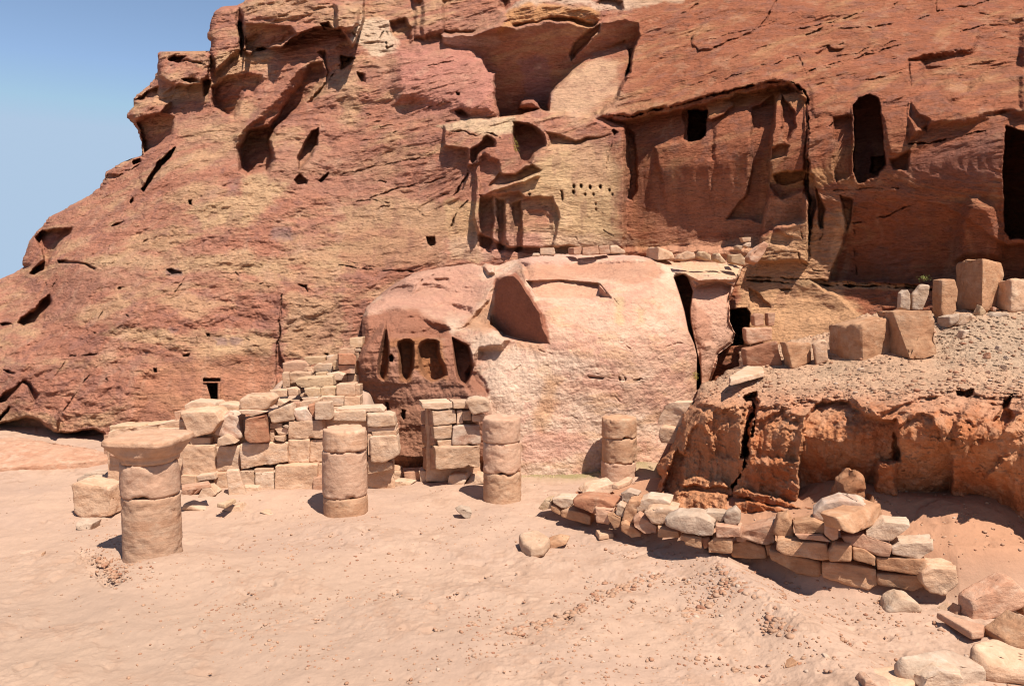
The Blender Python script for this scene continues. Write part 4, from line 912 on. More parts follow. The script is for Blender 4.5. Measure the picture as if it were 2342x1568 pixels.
# ---- the long masonry wall
W1 = empty('masonry_wall', tuple(at(580, 1120, 12.9)), 'long ruined masonry wall of squared tan blocks behind the two left columns', 'stone wall')
core = stone('wall_core', 'v', '246,985 400,985 410,960 560,955 640,960 900,950 905,1130 246,1130', 13.12, .35, 'T', 'p', 0, W1, cell=.08, amp=1.5)
stones(W1, '''
Y j p 13.2 .40 -4 : 325,1160 700,1150 700,1235 325,1330
K j p 13.15 .30 : 258,1262 325,1470
K j p 13.0 .30 : 330,1332 450,1492
Y j p 13.3 .35 : 705,1143 860,1138 870,1240 705,1240
P j p 13.25 .45 : 860,1138 1040,1120 1150,1200 1150,1240 870,1225
P j p 13.1 .25 : 868,1190 1150,1175 1140,1235 900,1240
T j b 12.85 .50 -8 : 1085,1000 1150,975 1300,965 1490,970 1535,1110 1440,1240 1250,1290 1180,1240 1150,1180
K j p 13.15 .22 : 1030,1010 1090,1000 1110,1130 1060,1120
P j b 13.2 .55 : 1145,935 1230,880 1490,895 1490,955 1150,985
P j p 13.35 .40 : 1480,930 1620,915 1740,930 1740,1010 1500,1030
M j b 12.95 .40 : 1560,1040 1640,1000 1745,1030 1765,1290 1650,1310 1470,1250 1500,1130
P j b 12.7 .30 : 1508,1300 1590,1256 1640,1280 1700,1355 1508,1382
T j p 12.95 .30 : 1210,1290 1430,1290 1430,1370 1210,1370
R j p 12.70 .32 14 : 1800,1085 2055,1035 2085,1340 1860,1358 1800,1310
P j p 12.9 .35 : 2050,1020 2310,920 2345,1095 2110,1130
T k p 12.95 .25 : 35,1132 165,1190
W k b 12.9 .18 : 170,1165 205,1142 240,1160 235,1192
P k p 12.95 .22 : 85,1190 235,1175 240,1250 130,1255
T k b 12.85 .25 : 80,1270 200,1258 190,1335 100,1320
T k p 12.98 .25 : 38,1200 80,1195 90,1330 40,1330
T k p 12.9 .3 : 235,1112 610,1095 620,1300 235,1305
M k b 12.92 .3 : 300,965 440,950 500,1050 510,1110 330,1105 290,1020
P k p 12.80 .22 : 525,905 700,900 718,1080 690,1100 525,1092
R k b 12.93 .22 : 450,930 525,905 525,1080 470,1000
P k p 13.0 .3 : 700,1000 800,1010 770,1100 720,1095
P k p 13.0 .4 : 720,1010 1080,990 1095,1110 720,1105
W k p 13.1 .4 : 760,975 1240,955 1290,1000 1110,1010 770,1015
P k b 12.9 .4 : 1100,1020 1330,1005 1395,1030 1412,1160 1240,1172 1110,1165
P k p 12.95 .35 : 1110,1180 1415,1165 1415,1215 1110,1225
T k p 12.9 .35 : 1150,1225 1425,1215 1425,1265 1160,1270
P k p 12.85 .4 : 1130,1275 1425,1262 1450,1480 1300,1560 1140,1560
T k p 12.9 .3 : 1105,1255 1150,1255 1140,1480 1110,1480
T j p 12.85 .40 : 1120,1375 1480,1370 1485,1700 1120,1710
P j p 12.9 .38 : 1490,1385 1745,1380 1750,1650 1490,1665
P j p 12.82 .42 : 1755,1365 2100,1350 2280,1340 2282,1560 1760,1640
T k p 12.9 .4 : 237,1312 466,1308 466,1570 237,1570
T k p 12.93 .4 : 470,1306 680,1304 680,1560 470,1562
T k p 12.95 .4 : 700,1300 1100,1300 1100,1600 700,1600
T k p 12.93 .35 : 1100,1480 1380,1570 1380,1640 1100,1700
T g p 12.75 .30 : 1240,125 1345,128 1345,185 1240,185
P g b 12.65 .30 : 1345,128 1470,105 1480,150 1360,165
K g f 0.34 .06 : 1245,185,0 1430,160,0 1445,180,0 1250,205,0
T g p 12.8 .35 : 1470,110 1550,105 1560,225 1465,210
K g p 12.45 .12 -25 : 1240,240 1270,205 1325,210 1270,290 1240,290
K g p 12.40 .12 -25 : 1300,235 1330,210 1310,260 1275,292
K g p 12.38 .12 -25 : 1335,240 1390,195 1400,205 1320,265
P g b 12.3 .3 : 1370,250 1400,195 1440,190 1480,255 1430,280 1360,275
P g p 12.35 .14 12 : 1550,90 1635,85 1695,275 1570,278
P g p 12.8 .35 : 1640,95 1745,92 1750,200 1650,200
P g b 12.6 .35 : 1660,195 1770,195 1785,255 1690,270
W g p 12.75 .4 : 1745,105 1875,100 1880,235 1750,235
T g p 12.8 .2 : 1745,80 1870,78 1875,102 1745,104
T g p 12.72 .45 : 1880,60 2175,48 2178,240 1880,245
T g p 12.85 .4 : 2178,45 2235,48 2235,140 2178,140
K g p 12.7 .3 : 2150,145 2235,130 2240,235 2150,235
''', 'stone_block')
# ---- rubble wall on the terrace behind
W2 = empty('rubble_wall', tuple(at(720, 950, 14.2)), 'tumbled rubble wall of small tan blocks climbing to the outcrop behind the masonry wall', 'rubble wall')
stone('wall_core', 'v', '640,880 700,860 770,840 790,800 822,800 825,960 560,960 640,905', 14.75, .3, 'T', 'p', 0, W2, cell=.08, amp=1.5)
stones(W2, '''
T k b 13.7 .30 : 30,765 225,750 235,840 60,850
T k b 13.65 .25 : 232,745 300,730 342,760 340,825 240,830
Y k b 13.7 .30 : 408,745 500,728 585,745 590,840 470,855 420,810
Y k p 13.75 .30 : 590,740 755,735 760,825 595,832
T k p 13.7 .35 : 762,705 965,698 970,830 768,835
T k p 13.75 .3 : 968,712 1022,712 1022,835 970,830
P k p 13.6 .35 : 580,838 845,835 845,940 700,945 580,905
T k p 13.6 .35 : 850,842 1022,838 1025,935 850,938
P k p 13.55 .35 : 705,955 870,945 875,1005 710,1010
P k p 13.5 .30 : 880,945 1025,940 1025,985 880,985
P k b 13.3 .35 : 60,920 70,880 160,870 200,910 150,945
P k f 1.30 .12 : 130,890 260,850 380,850 350,890 200,905
K k p 13.3 .2 : 265,905 360,905 360,955 275,960
T k p 13.35 .3 : 360,895 580,870 580,930 450,950 360,955
W k b 13.5 .2 : 380,850 560,840 560,870 400,880
P k b 13.9 .2 : 355,820 420,790 430,830 380,845
T k p 14.3 .35 12 : 168,580 250,575 260,745 170,745
T k p 14.4 .35 : 250,580 480,570 490,640 260,700
Y k b 14.0 .40 : 300,660 350,630 725,600 728,720 400,745 330,720
Y k b 14.3 .3 : 535,575 645,565 650,620 540,625
P k b 14.25 .35 : 650,585 780,560 850,600 820,660 730,660
Y k b 14.9 .3 : 408,410 450,400 650,395 640,470 470,490 420,440
W k p 14.95 .3 : 652,392 765,390 740,450 660,450
P k b 14.7 .35 : 520,500 570,465 720,460 725,580 590,580 515,560
K k b 14.75 .3 : 580,490 650,470 680,560 600,570
T k b 14.6 .25 : 410,530 440,515 520,515 520,565 410,560
T k p 14.55 .3 : 440,540 490,530 510,580 460,575
Y k p 14.6 .3 : 722,450 790,440 790,545 725,550
T k p 14.7 .3 : 795,320 960,310 965,375 795,380
W k b 14.75 .2 : 965,315 1020,310 1025,345 970,340
R k p 14.45 .3 18 : 788,372 950,365 985,400 975,490 790,490
K k p 14.5 .3 10 : 780,495 970,490 972,590 800,588
T k p 14.6 .3 : 808,605 885,600 890,695 820,695
T k p 14.6 .3 : 890,603 965,600 970,700 892,695
T k p 14.65 .25 : 965,600 1008,600 1012,700 970,700
T k p 14.75 .3 : 972,470 1005,470 1012,595 975,590
Y k p 14.85 .3 : 908,200 1050,185 1045,300 915,305
K k b 15.3 .3 : 168,470 300,440 440,450 460,500 440,570 180,575
T k p 14.0 .3 : 590,845 640,842 640,870 590,870
''', 'stone_block')
# ---- the masonry pier
W3 = empty('masonry_pier', tuple(at(1030, 1100, 13.2)), 'short masonry pier with thin capstones left of the third column', 'masonry pier')
stone('wall_core', 'v', '975,930 1095,925 1100,1100 975,1100', 13.35, .3, 'T', 'p', 14, W3, cell=.08)
stones(W3, '''
P k p 13.0 .45 16 : 1705,908 2035,898 2040,965 1880,985 1710,965
P k p 13.1 .40 16 : 2048,900 2260,902 2258,965 2050,970
P k p 13.05 .5 20 : 1812,990 2070,980 2080,1130 1830,1165
K k p 13.32 .5 -62 : 1690,985 1812,990 1825,1165 1690,1140
P k p 13.12 .4 16 : 2085,990 2150,985 2155,1130 2085,1145
T k b 13.12 .4 16 : 2155,985 2240,975 2245,1100 2160,1100
P k p 13.05 .5 20 : 1828,1170 2035,1150 2035,1300 1840,1310
K k p 13.34 .5 -62 : 1685,1150 1828,1170 1835,1370 1700,1370
M k p 13.1 .45 16 : 2040,1175 2120,1150 2345,1150 2345,1360 2040,1372
P k b 13.1 .35 16 : 2255,1045 2300,1030 2345,1045 2345,1115 2262,1110
P k p 13.05 .4 16 : 1870,1320 2035,1315 2040,1385 1890,1395
T k p 13.0 .5 16 : 1840,1395 2230,1380 2345,1375 2345,1620 1860,1640
K k p 13.3 .5 -62 : 1690,1385 1835,1400 1850,1640 1720,1640
P e p 13.15 .4 16 : 900,1275 985,1270 985,1325 905,1325
''', 'stone_block')
# ---- the dry-stone retaining wall in front
W4 = empty('dry_stone_wall', tuple(at(1750, 1300, 9.6)), 'curving dry-stone retaining wall of rough rounded boulders across the sand on the right', 'dry-stone wall')
def Yw(u, v): return onz(u, v, 0)[1]
def wallY(u):                                                  # distance of the foot line under image column u
    foot = [(1225,1172),(1300,1198),(1345,1216),(1420,1232),(1500,1256),(1600,1282),(1650,1272),(1740,1296),(1800,1318),(1880,1338),(1960,1350),(2030,1352),(2110,1358),(2200,1365)]
    v = float(np.interp(u, [f[0] for f in foot], [f[1] for f in foot])); return sandY(u, v + 6)[0]
def wstones(parent, text):
    for ln in text.strip().splitlines():
        h, pts = ln.split(':'); h = h.split()
        q = px(h[1], pts.strip()); uc = sum(p[0] for p in q) / len(q); vm = max(p[1] for p in q)
        Y = wallY(uc) + float(h[3]); yaw = float(h[5]) if len(h) > 5 else -20
        stone('stone', h[1], pts.strip(), Y, float(h[4]), h[0], h[2], yaw, parent, bev=.09, amp=1.25)
wstones(W4, '''
Y l b 0.0 .25 : 205,600 240,550 280,490 340,480 352,600 250,620
W l b 0.05 .35 : 350,490 420,465 575,480 600,530 540,600 450,600 360,540
O l b 0.0 .25 : 338,560 400,570 446,620 440,680 340,630
O l b 0.0 .30 : 448,625 540,590 740,650 775,690 775,790 640,760 450,690
R l b .08 .45 : 575,500 700,455 900,475 1040,560 1030,590 820,575 810,670 590,575
K l b 0.0 .35 : 820,575 1020,590 1040,600 965,665 975,780 835,760
W l b .05 .20 : 1060,560 1090,530 1155,590 1130,705 1050,680
O l b -.03 .25 : 955,660 1030,640 1110,705 1100,800 1030,825 970,730
G l b .30 .3 : 1110,430 1180,395 1300,440 1290,480 1200,560 1110,520
O l b .05 .30 : 1210,490 1330,480 1260,620 1240,770 1130,730 1160,600
W l b .20 .45 : 1270,560 1310,500 1400,465 1580,475 1650,540 1640,590 1340,640 1280,640
P l b .05 .45 : 1350,640 1430,575 1650,570 1725,640 1600,700 1570,780 1440,765
K l b -.02 .35 : 1245,700 1310,650 1430,760 1500,800 1495,880 1360,875 1250,800
O l b -.05 .25 : 1110,745 1160,730 1330,870 1330,920 1220,930 1110,850
O l b 0.0 .3 : 1510,790 1740,850 1755,920 1600,925 1510,915
G l b -.05 .40 : 1590,700 1730,640 1980,655 2145,780 2115,905 2000,915 1580,790
O l b 0.0 .3 : 1760,875 1990,920 1990,1020 1760,945
W l b .22 .3 : 2000,655 2050,630 2285,645 2215,750 2040,700
R i p .15 .3 : 120,555 185,555 170,620 150,630
G i b .05 .25 : 275,420 300,370 360,338 402,380 390,460 300,475
K i b -.05 .35 : 225,455 300,470 400,480 400,552 230,552
K i b -.08 .35 : 388,505 520,460 645,420 640,600 590,612 520,590 395,550
O i b -.08 .30 : 620,520 650,400 720,380 762,480 762,568 640,540
O i b -.05 .32 : 760,445 900,420 975,465 970,522 780,528
M i b .12 .45 : 895,390 960,305 1080,272 1200,285 1268,320 1235,380 1100,400 960,442 905,425
O i p -.12 .24 32 : 1060,415,.0 1140,395,-.0 1365,310,.1 1378,425,.1 1180,532,-.12 1100,510,-.05
K i b -.08 .25 : 975,432 1060,420 1065,560 1030,572 975,530
W i b -.10 .35 : 1253,505 1380,422 1560,440 1565,480 1430,572 1255,572
K i p -.08 .35 : 1085,545 1240,525 1440,600 1425,692 1330,672 1120,585
K i p -.10 .30 : 770,530 960,535 1020,582 800,562
O i p -.14 .35 : 645,562 990,592 1012,705 960,708 700,672 645,632
O i b -.12 .3 : 1040,575 1150,590 1157,718 1010,716 1005,650
O i p -.10 .3 : 1165,618 1250,630 1325,690 1325,752 1170,702
W i b -.12 .40 : 1435,620 1500,575 1720,565 1725,640 1630,702 1440,662
O i p -.12 .35 : 1328,688 1665,700 1672,760 1630,806 1335,772
O i p -.08 .32 : 1336,800 1625,810 1665,890 1580,926 1340,872
O i p -.02 .35 : 592,635 700,660 948,722 948,830 800,805 600,705
O i p .02 .40 : 952,712 1335,762 1345,880 1280,922 960,822
O i p .0 .3 : 168,590 225,548 345,560 335,660 170,662
O i p .0 .35 : 325,600 430,572 565,620 575,690 480,698 340,682
T i b -.10 .35 -5 : 1640,790 1700,735 1880,740 1885,860 1800,938 1700,932 1650,860
K i p -.02 .2 : 365,550 445,552 430,582 370,578
O i p .05 .3 : 560,600 640,600 650,660 580,680
O i p .0 .3 : 0,540 130,560 130,630 20,600
''')

# ---- loose stones, each a thing of its own
LOOSE = '''
rock_shelf|K d f 0.10 .3 0|-200,1425,.25 0,1428,.2 150,1435,.15 350,1472,.08 700,1525,.03 830,1560,0 600,1600,-.05 300,1620,-.05 0,1640,-.05 -200,1640,-.05|low pink rock shelf half buried in sand at the far left cliff foot|rock
stone_block|Y d p S .3 0|172,1500 205,1490 258,1495 250,1568 165,1568|small yellow block standing on the low rock shelf at far left|stone block
boulder|T j b 12.85 .5 0|1742,880 1830,808 2060,810 2112,880 2060,975 1960,992 1760,985|brown capped boulder perched on top of the masonry wall above a red block|boulder
flat_stone|P j p 12.8 .35 0|1740,985 1960,990 2060,1000 1960,1035 1770,1030|thin flat stone wedged under the boulder on the masonry wall|stone
boulder|P k b 12.95 .4 0|2175,900 2200,855 2290,830 2390,850 2440,900 2440,1000 2260,1035 2245,930|rounded pale boulder with a red underside resting on the masonry pier|boulder
stone_block|T g p S .55 -6|485,185 530,170 860,160 870,350 560,420 505,380|long squared block half buried in sand left of the capped column|stone block
slab|G g b S .4 0|520,150 600,100 840,80 850,130 600,150 530,175|long grey slab lying at the back on the half buried block|slab
slab|P g b S .3 0|560,150 620,120 800,125 820,155 600,198 560,180|pale slab lying in front of the grey slab on the half buried block|slab
stone|G g b S .35 0|515,470 560,410 700,420 680,480 600,508 520,495|pale grey stone sunk in the sand left of the capped column|stone
drum_fragment|P g b S .35 0|1240,360 1260,315 1340,295 1440,320 1480,355 1400,375|sand-covered curved drum fragment right of the capped column|drum fragment
stone_slab|Y g f 0.12 .06 0|1490,315 1600,278 1620,285 1545,325|thin sloping slab between two sand-covered mounds of stone|stone slab
stone|P g b S .35 0|1515,365 1560,310 1680,300 1730,380 1600,378|rounded stone half covered by sand under the leaning slab|stone
stone|T g b S .3 0|1775,375 1830,358 1930,372 1960,395 1850,400|low domed stone barely showing from the sand left of the second column|stone
stone_block|T h b S .35 0|265,75 330,45 420,60 430,120 320,170 280,120|rough block at the foot of the wall end between second column and pier|stone block
stone_block|T h p S .3 14|318,95 420,80 425,170 325,178|squared tan block leaning beside the rough block near the pier|stone block
stone_block|K h p S .4 10|422,72 540,66 545,170 440,175|pink block with a flat dressed face standing at the foot of the pier|stone block
stone_block|P h p S .35 0|540,66 600,70 625,160 545,175|pale block touching the pink dressed block at the pier foot|stone block
fallen_drum|P h b S .3 0|310,205 360,160 440,140 520,155 470,195|curved drum piece almost drowned in sand in front of the pink block|drum fragment
stone_slab|K h p S .35 14|632,75 740,68 755,90 760,165 640,168|red-edged block leaning right of the pier gap|stone block
fallen_drum|W h b S .4 0|722,190 740,120 800,80 870,90 890,120 840,195|toppled fluted drum fragment lying before the pier|drum fragment
fallen_drum|P h b S .4 0|840,195 880,110 935,80 985,100 990,185|second pale drum fragment touching the third column|drum fragment
stone|R h b S .3 0|778,75 850,30 905,10 920,50 905,90|jagged red stone on top of the drum fragments by the pier|stone
stone|P h b S .3 0|905,15 950,5 985,40 985,90 915,90|pale stone tucked between red stone and third column|stone
stone|G h b S .25 0|780,345 820,325 880,335 900,380 880,430 850,420|grey stone pair sunk in the sand in front of the third column|stone
stone_slab|P h f 0.14 .16 0|1220,525,0 1330,490,.02 1430,545,0 1390,595,-.02 1300,618,-.05 1240,580,-.04|flat-topped sandy slab lying alone left of the retaining wall|stone slab
stone|O h b S .3 -10|1420,545 1500,520 1580,530 1545,600 1500,610 1440,635 1425,600|rough brown stone next to the flat-topped sandy slab|stone
boulder|P l b S .6 0|640,380 700,320 800,288 950,288 1020,320 1080,380 940,480 700,450|smooth pale boulder in the sand behind the left end of the retaining wall|boulder
stone|R l b S .15 0|600,420 640,410 675,440 660,455|small red stone left of the smooth pale boulder|stone
stone|R l b S .15 0|595,345 640,328 680,335 650,360|dark wedge stone between smooth boulder and fourth column|stone
stone|K l b S .2 0|870,235 930,235 925,282 872,285|small square stone below the fourth column|stone
stone_slab|T l f 0.42 .07 0|1010,335 1180,245 1240,255 1200,300 1080,345|tan slab lying on the sand ramp beside the fourth column|stone slab
leaning_block|P f p 12.9 .4 -30|-135,1320 -90,1200 -40,1175 60,1190 20,1290 -20,1370|tall pale block leaning against the outcrop left of the earth bank|stone block
stone_block|T f p 12.75 .35 -20|-150,1400 -130,1340 0,1380 -20,1480 -150,1470|brown block beneath the tall leaning pale block|stone block
stone|P l b S .2 0|790,800 810,770 850,800 840,830|small red wedge stone at the foot of the retaining wall|stone
stone_slab|T l f 0.05 .08 0|830,830 1000,830 1030,870 870,890|thin sand-dusted slab in front of the retaining wall|stone slab
carved_block|K f p 15.3 .3 0|435,685 615,678 617,765 560,775 450,795 435,770|small pink block with pecked face in front of the low cave opening|stone block
fluted_fragment|K f p 15.5 .25 0|490,600 510,580 560,585 560,665 495,670|left fluted stone fragment on the pecked pink block|carved fragment
fluted_fragment|K f p 15.5 .25 0|585,580 640,575 630,665 590,670|right fluted stone fragment on the pecked pink block|carved fragment
stone_block|R f p B .35 0|395,818,.15 652,772,-.12 685,945,-.12 408,945,.1|reddish end block of the row on the bank edge, farthest left|stone block
stone_block|O f p B .5 0|655,770,-.1 880,785,.1 890,915,.1 700,950,-.1|smooth low block next in the row on the bank edge|stone block
stone_block|T f p B .3 -14|882,788 960,765 995,775 998,912 905,932|narrow upright stone wedged between the low block and the large square block|stone block
large_block|O f p B .7 0|995,655,.45 1085,645,.15 1135,650,0 1330,620,.02 1435,612,.25 1458,690,.25 1472,885,.25 1140,908,0 1010,908,.35|large square block with a chipped top standing on the bank edge|stone block
large_block|O f p B .8 0|1325,565,.4 1560,558,.1 1705,570,.1 1730,630,.1 1745,860,.1 1660,892,0 1560,892,-.1 1480,885,.2 1400,700,.4|tall chipped block with a shaded left side behind the large square block|stone block
standing_stone|W f b 13.5 .22 -10|1470,555 1475,440 1500,418 1545,420 1562,450 1560,560|stubby white standing stone with a pitted face on the tall chipped block|standing stone
standing_stone|W f p 13.45 .22 -14|1558,555 1560,450 1640,385 1695,390 1690,450 1650,560|white leaning slab with a rounded top and red scoring beside the stubby white stone|standing stone
standing_stone|O f p B .35 6|1712,350 1868,345 1895,430 1885,560 1800,610 1735,640 1708,560|tan upright block with chiselled face left of the tallest block|stone block
large_block|O f p B .7 0|1880,245,.5 1960,215,.3 2060,205,-.1 2190,235,.35 2212,320,.35 2160,545,.3 2055,562,-.15 1960,580,.1 1875,580,.4|tallest block with pointed top on the upper slope of the bank|stone block
boulder|T f b B .6 0|2160,440 2200,365 2260,338 2400,345 2420,560 2250,578 2160,545|rounded two-lobed boulder right of the tallest block|boulder
stone_block|K f p B .4 0|2280,250 2420,245 2420,340 2290,325|reddish block on the slope above the two-lobed boulder at the right edge|stone block
stone|P f b B .3 0|2215,320 2240,298 2280,305 2275,350 2220,350|small pale stone between tallest block and the reddish block|stone
boulder|G f b B .5 0|1748,670 1830,605 1900,580 1900,640 1830,665 1755,690|flat purple-shaded boulder at the foot of the chiselled upright block|boulder
boulder|P f b B .5 0|1815,660 1870,600 1985,575 2000,625 1850,680|pale flat boulder overlapping the purple-shaded boulder|boulder
stone|Y f b B .25 0|1995,570 2020,518 2085,570 2040,602 2000,598|yellow pointed stone at the foot of the tallest block|stone
stone|G f b B .25 0|2070,600 2100,570 2240,580 2245,605 2100,612|flat grey stone right of the yellow pointed stone|stone
stone|K f b B .2 0|2090,560 2130,535 2160,540 2150,575|small reddish stone leaning on the tallest block's right foot|stone
stone|W f b B .3 0|1868,755 1895,692 1975,690 1940,745 1890,768|white rounded stone on the grey slope of the bank|stone
stone|P f b 12.2 .2 0|2040,712 2070,688 2105,692 2080,715|flat pale pebble upslope of the white rounded stone|stone
stone|W f b B .15 0|2135,838 2150,800 2190,805 2195,840|small angular white stone at mid slope of the bank|stone
stone|R f b B .15 0|2050,890 2110,845 2120,885 2080,895|red wedge stone on the bank near its lip|stone
stone|P f b B .2 0|2170,970 2190,930 2235,935 2230,980|pale stone right of the red wedge stone on the bank|stone
stone|G f b B .15 0|2185,900 2205,865 2250,880 2240,905|grey stone at the right edge of the bank top|stone
stone|K f b B .15 0|2070,1000 2090,970 2115,980 2110,1005|small pink stone close to the bank lip|stone
stone|W f b B .15 0|1190,972 1205,950 1250,952 1255,975|small white stone below the large square block on the bank|stone
stone|P f b B .15 0|1110,970 1125,945 1145,950 1140,975|small pale stone left of the small white stone on the bank|stone
stone|P f b B .2 0|1665,890 1680,866 1735,868 1740,890|pale stone tucked at the foot of the tall chipped block|stone
stone_slab|P f f 2.03 .08 0|320,1010 440,940 550,950 560,980 330,1040|thin slab lying on the bank's left shoulder|stone slab
earth_clod|E i b S-0.3 .5 0|995,275 1040,190 1140,90 1210,90 1250,180 1250,290 1130,300|cracked cone of fallen red earth at the foot of the bank|earth mound
earth_clod|E i b S .2 0|1255,290 1265,255 1305,255 1325,300 1290,325|small clod of red earth beside the cracked cone|earth clod
earth_clod|E i b S .2 0|1330,305 1345,285 1420,300 1420,325 1360,320|flat clod of red earth right of the small clod|earth clod
boulder|W i b S .4 -8|1345,1015 1365,930 1440,885 1530,912 1610,1000 1660,1060 1560,1075 1390,1072|white ribbed boulder on the sand in front of the wall's right end|boulder
boulder|O i b S .5 0|2035,740 2100,700 2250,652 2330,668 2400,760 2400,870 2290,840 2060,820|grey-brown angular boulder behind the large pink boulder|boulder
large_boulder|K i p S .30 8|1885,930 1990,870 2180,802 2260,825 2380,940 2400,1000 2050,1112 1985,1125 1930,1090|large pink rounded block resting tilted near the right edge|boulder
boulder|O i b S .45 0|2060,1165 2230,1105 2420,1115 2420,1330 2290,1302 2080,1232|brown boulder with a shaded front below the large pink block|boulder
boulder|O i b S .3 0|2270,1060 2342,1000 2420,1010 2420,1110 2280,1100|brown stone squeezed under the right end of the large pink block|boulder
flat_slab|T i f 0.10 .16 0|1965,1275,.1 2110,1212,.06 2440,1330,.0 2440,1460,-.04 2080,1425,-.02 1975,1350,.0|olive yellow flat slab at the right edge|slab
flat_slab|G i f 0.10 .18 0|1445,1420,.0 1490,1358,.12 1820,1308,.06 1960,1352,.0 2100,1450,-.05 1700,1500,-.06 1640,1530,-.08|wide pale grey slab lying in the right foreground|slab
boulder|W i b S .35 0|1640,1600 1680,1492 1780,1445 1900,1460 1928,1530 1900,1640 1700,1660|round cream boulder at the bottom edge by the pale grey slab|boulder
flat_slab|K i f 0.06 .07 0|1745,1058 1900,1098 2070,1145 2060,1190 1985,1200|thin reddish slab sticking out under the large pink block|slab
stone|P i b S .15 0|1745,1050 1790,1012 1860,1015 1850,1055 1780,1062|oval pale stone at the tip of the thin reddish slab|stone
stone|K i b S .18 0|1835,1075 1850,1030 1910,1015 1912,1080 1870,1090|pinkish stone between oval stone and large pink block|stone
stone|K i b S .2 0|1855,950 1870,885 1920,880 1900,960|small stone against the upper left of the large pink block|stone
flat_slab|T i f 0.02 .1 0|1290,1440 1480,1420 1640,1530 1500,1580 1310,1540|sandy slab sunk left of the pale grey slab|slab
stone|K i b S .2 0|1248,1590 1255,1515 1290,1508 1345,1570 1330,1600|dark pink stone at the bottom edge left of the sunken slab|stone
stone|O i b S .15 0|708,1440 715,1395 750,1386 790,1400 780,1440 730,1448|round orange stone in the sand at bottom right|stone
stone|R i b S .12 0|800,1440 815,1410 880,1405 888,1435 850,1442|dark red stone right of the round orange stone|stone
stone|W i b S .12 0|950,1380 955,1338 985,1338 1028,1390 990,1395|white triangular stone near the dark red stone|stone
stone|G i b S .1 0|938,1415 950,1392 985,1388 1002,1420|grey flat pebble below the white triangular stone|stone
stone|P g b S .12 0|282,672 285,652 300,646 316,660 312,682|round white pebble alone on the left sand|stone
stone|T g b S .12 0|85,730 100,715 122,722 118,732|small brown pebble lower left of the round white pebble|stone
stone|P e p 17.0 .3 0|1365,135 1460,132 1468,165 1462,182 1365,180|pale block on top of the outcrop left of the row of three|stone block
stone|W e b 17.0 .3 0|1308,190 1315,168 1362,168 1362,190|low white stone left of the pale block on the outcrop|stone
stone_block|K e p 17.0 .3 20|1593,130 1650,124 1654,178 1595,176|left block of the row of three on top of the outcrop|stone block
stone_block|K e p 16.9 .3 0|1655,128 1763,118 1768,176 1655,180|middle block of the row of three on top of the outcrop|stone block
stone_block|K e p 16.95 .35 0|1767,120 1840,112 1845,172 1768,176|right block of the row of three on top of the outcrop|stone block
rubble|P e b 17.2 .3 0|1842,170 1845,115 1890,112 1950,150 1950,175|pale rubble heap beside the row of three blocks|rubble
stone_block|T e p 16.6 .5 0|2115,128,.3 2175,124,0 2270,160,.3 2290,210,.3 2175,218,0 2112,212,.3|cube-like brown block above the outcrop's right end|stone block
stone|T f b 16.3 .3 0|-60,215 -40,180 30,150 80,165 95,200 0,225|flat tan stone right of the cube-like brown block|stone
boulder|Y f b 16.0 .4 0|85,195 92,160 150,155 198,178 200,225 130,215|first cream boulder of the row above the leaning pillar|boulder
boulder|Y f b 15.95 .4 0|200,215 205,172 250,165 302,232 270,240|middle cream boulder of the row above the leaning pillar|boulder
boulder|Y f b 15.9 .4 0|300,235 305,180 400,172 428,200 425,252 330,248|last and largest cream boulder of the row above the leaning pillar|boulder
boulder|K f b 15.8 .4 0|420,205 440,170 560,88 595,105 560,180 485,252 430,238|long brown boulder leaning against the cliff right of the cream boulders|boulder
stone|T f p 16.4 .25 0|385,62 472,58 468,88 400,98|flat stone topmost on the small pile above the cream boulders|stone
stone|P f b 16.3 .3 0|400,120 420,100 470,92 472,125 430,140|stone in the middle of the small pile above the cream boulders|stone
stone|W f b 16.2 .3 0|345,130 370,112 412,118 405,150 355,148|white stone lowest on the small pile above the cream boulders|stone
'''
for ln in LOOSE.strip().splitlines():
    nm, spec, pts, lab, cat = ln.split('|'); h = spec.split(); kind = h[2]
    q = px(h[1], pts.strip()); uc = sum(p[0] for p in q) / len(q); vm = max(p[1] for p in q)
    if kind != 'f' and h[3][0] in 'BSOC':
        off = float(h[3][1:] or 0); k0 = h[3][0]
        h[3] = str({'B': lambda: lookup(bankR, uc, vm - 1), 'O': lambda: lookup(outR, uc, vm), 'C': lambda: lookup(cliffR, uc, vm), 'S': lambda: sandY(uc, vm - 3)[0]}[k0]() + off)
    if kind in 'pb' and h[1] in 'ifghl' and nm not in ('fluted_fragment', 'carved_block') and vm < 1560 and 'round cream' not in lab: kind = kind.upper(); h[4] = str(float(h[4]) * .75)
    o = stone(nm, h[1], pts, float(h[3]), float(h[4]), h[0], kind, float(h[5]), None, bev=.10 if kind in 'pP' else .22, amp=2.6 if h[0] == 'E' else .9, z=float(h[3]) if kind == 'f' else None)
    tag(o, lab, cat)
def clod(uv, Y, s, mat, label, cat='stone'):
    u, v = uv; r = s * F / Y
    pts = [(u + r * math.cos(a) * (1 + .2 * math.sin(3 * a + u)), v + .6 * r * math.sin(a)) for a in np.arange(0, 6.2, .9)]
    o = stone('stone', 'v', pts, Y, s * 1.2, mat, 'b'); tag(o, label, cat); return o
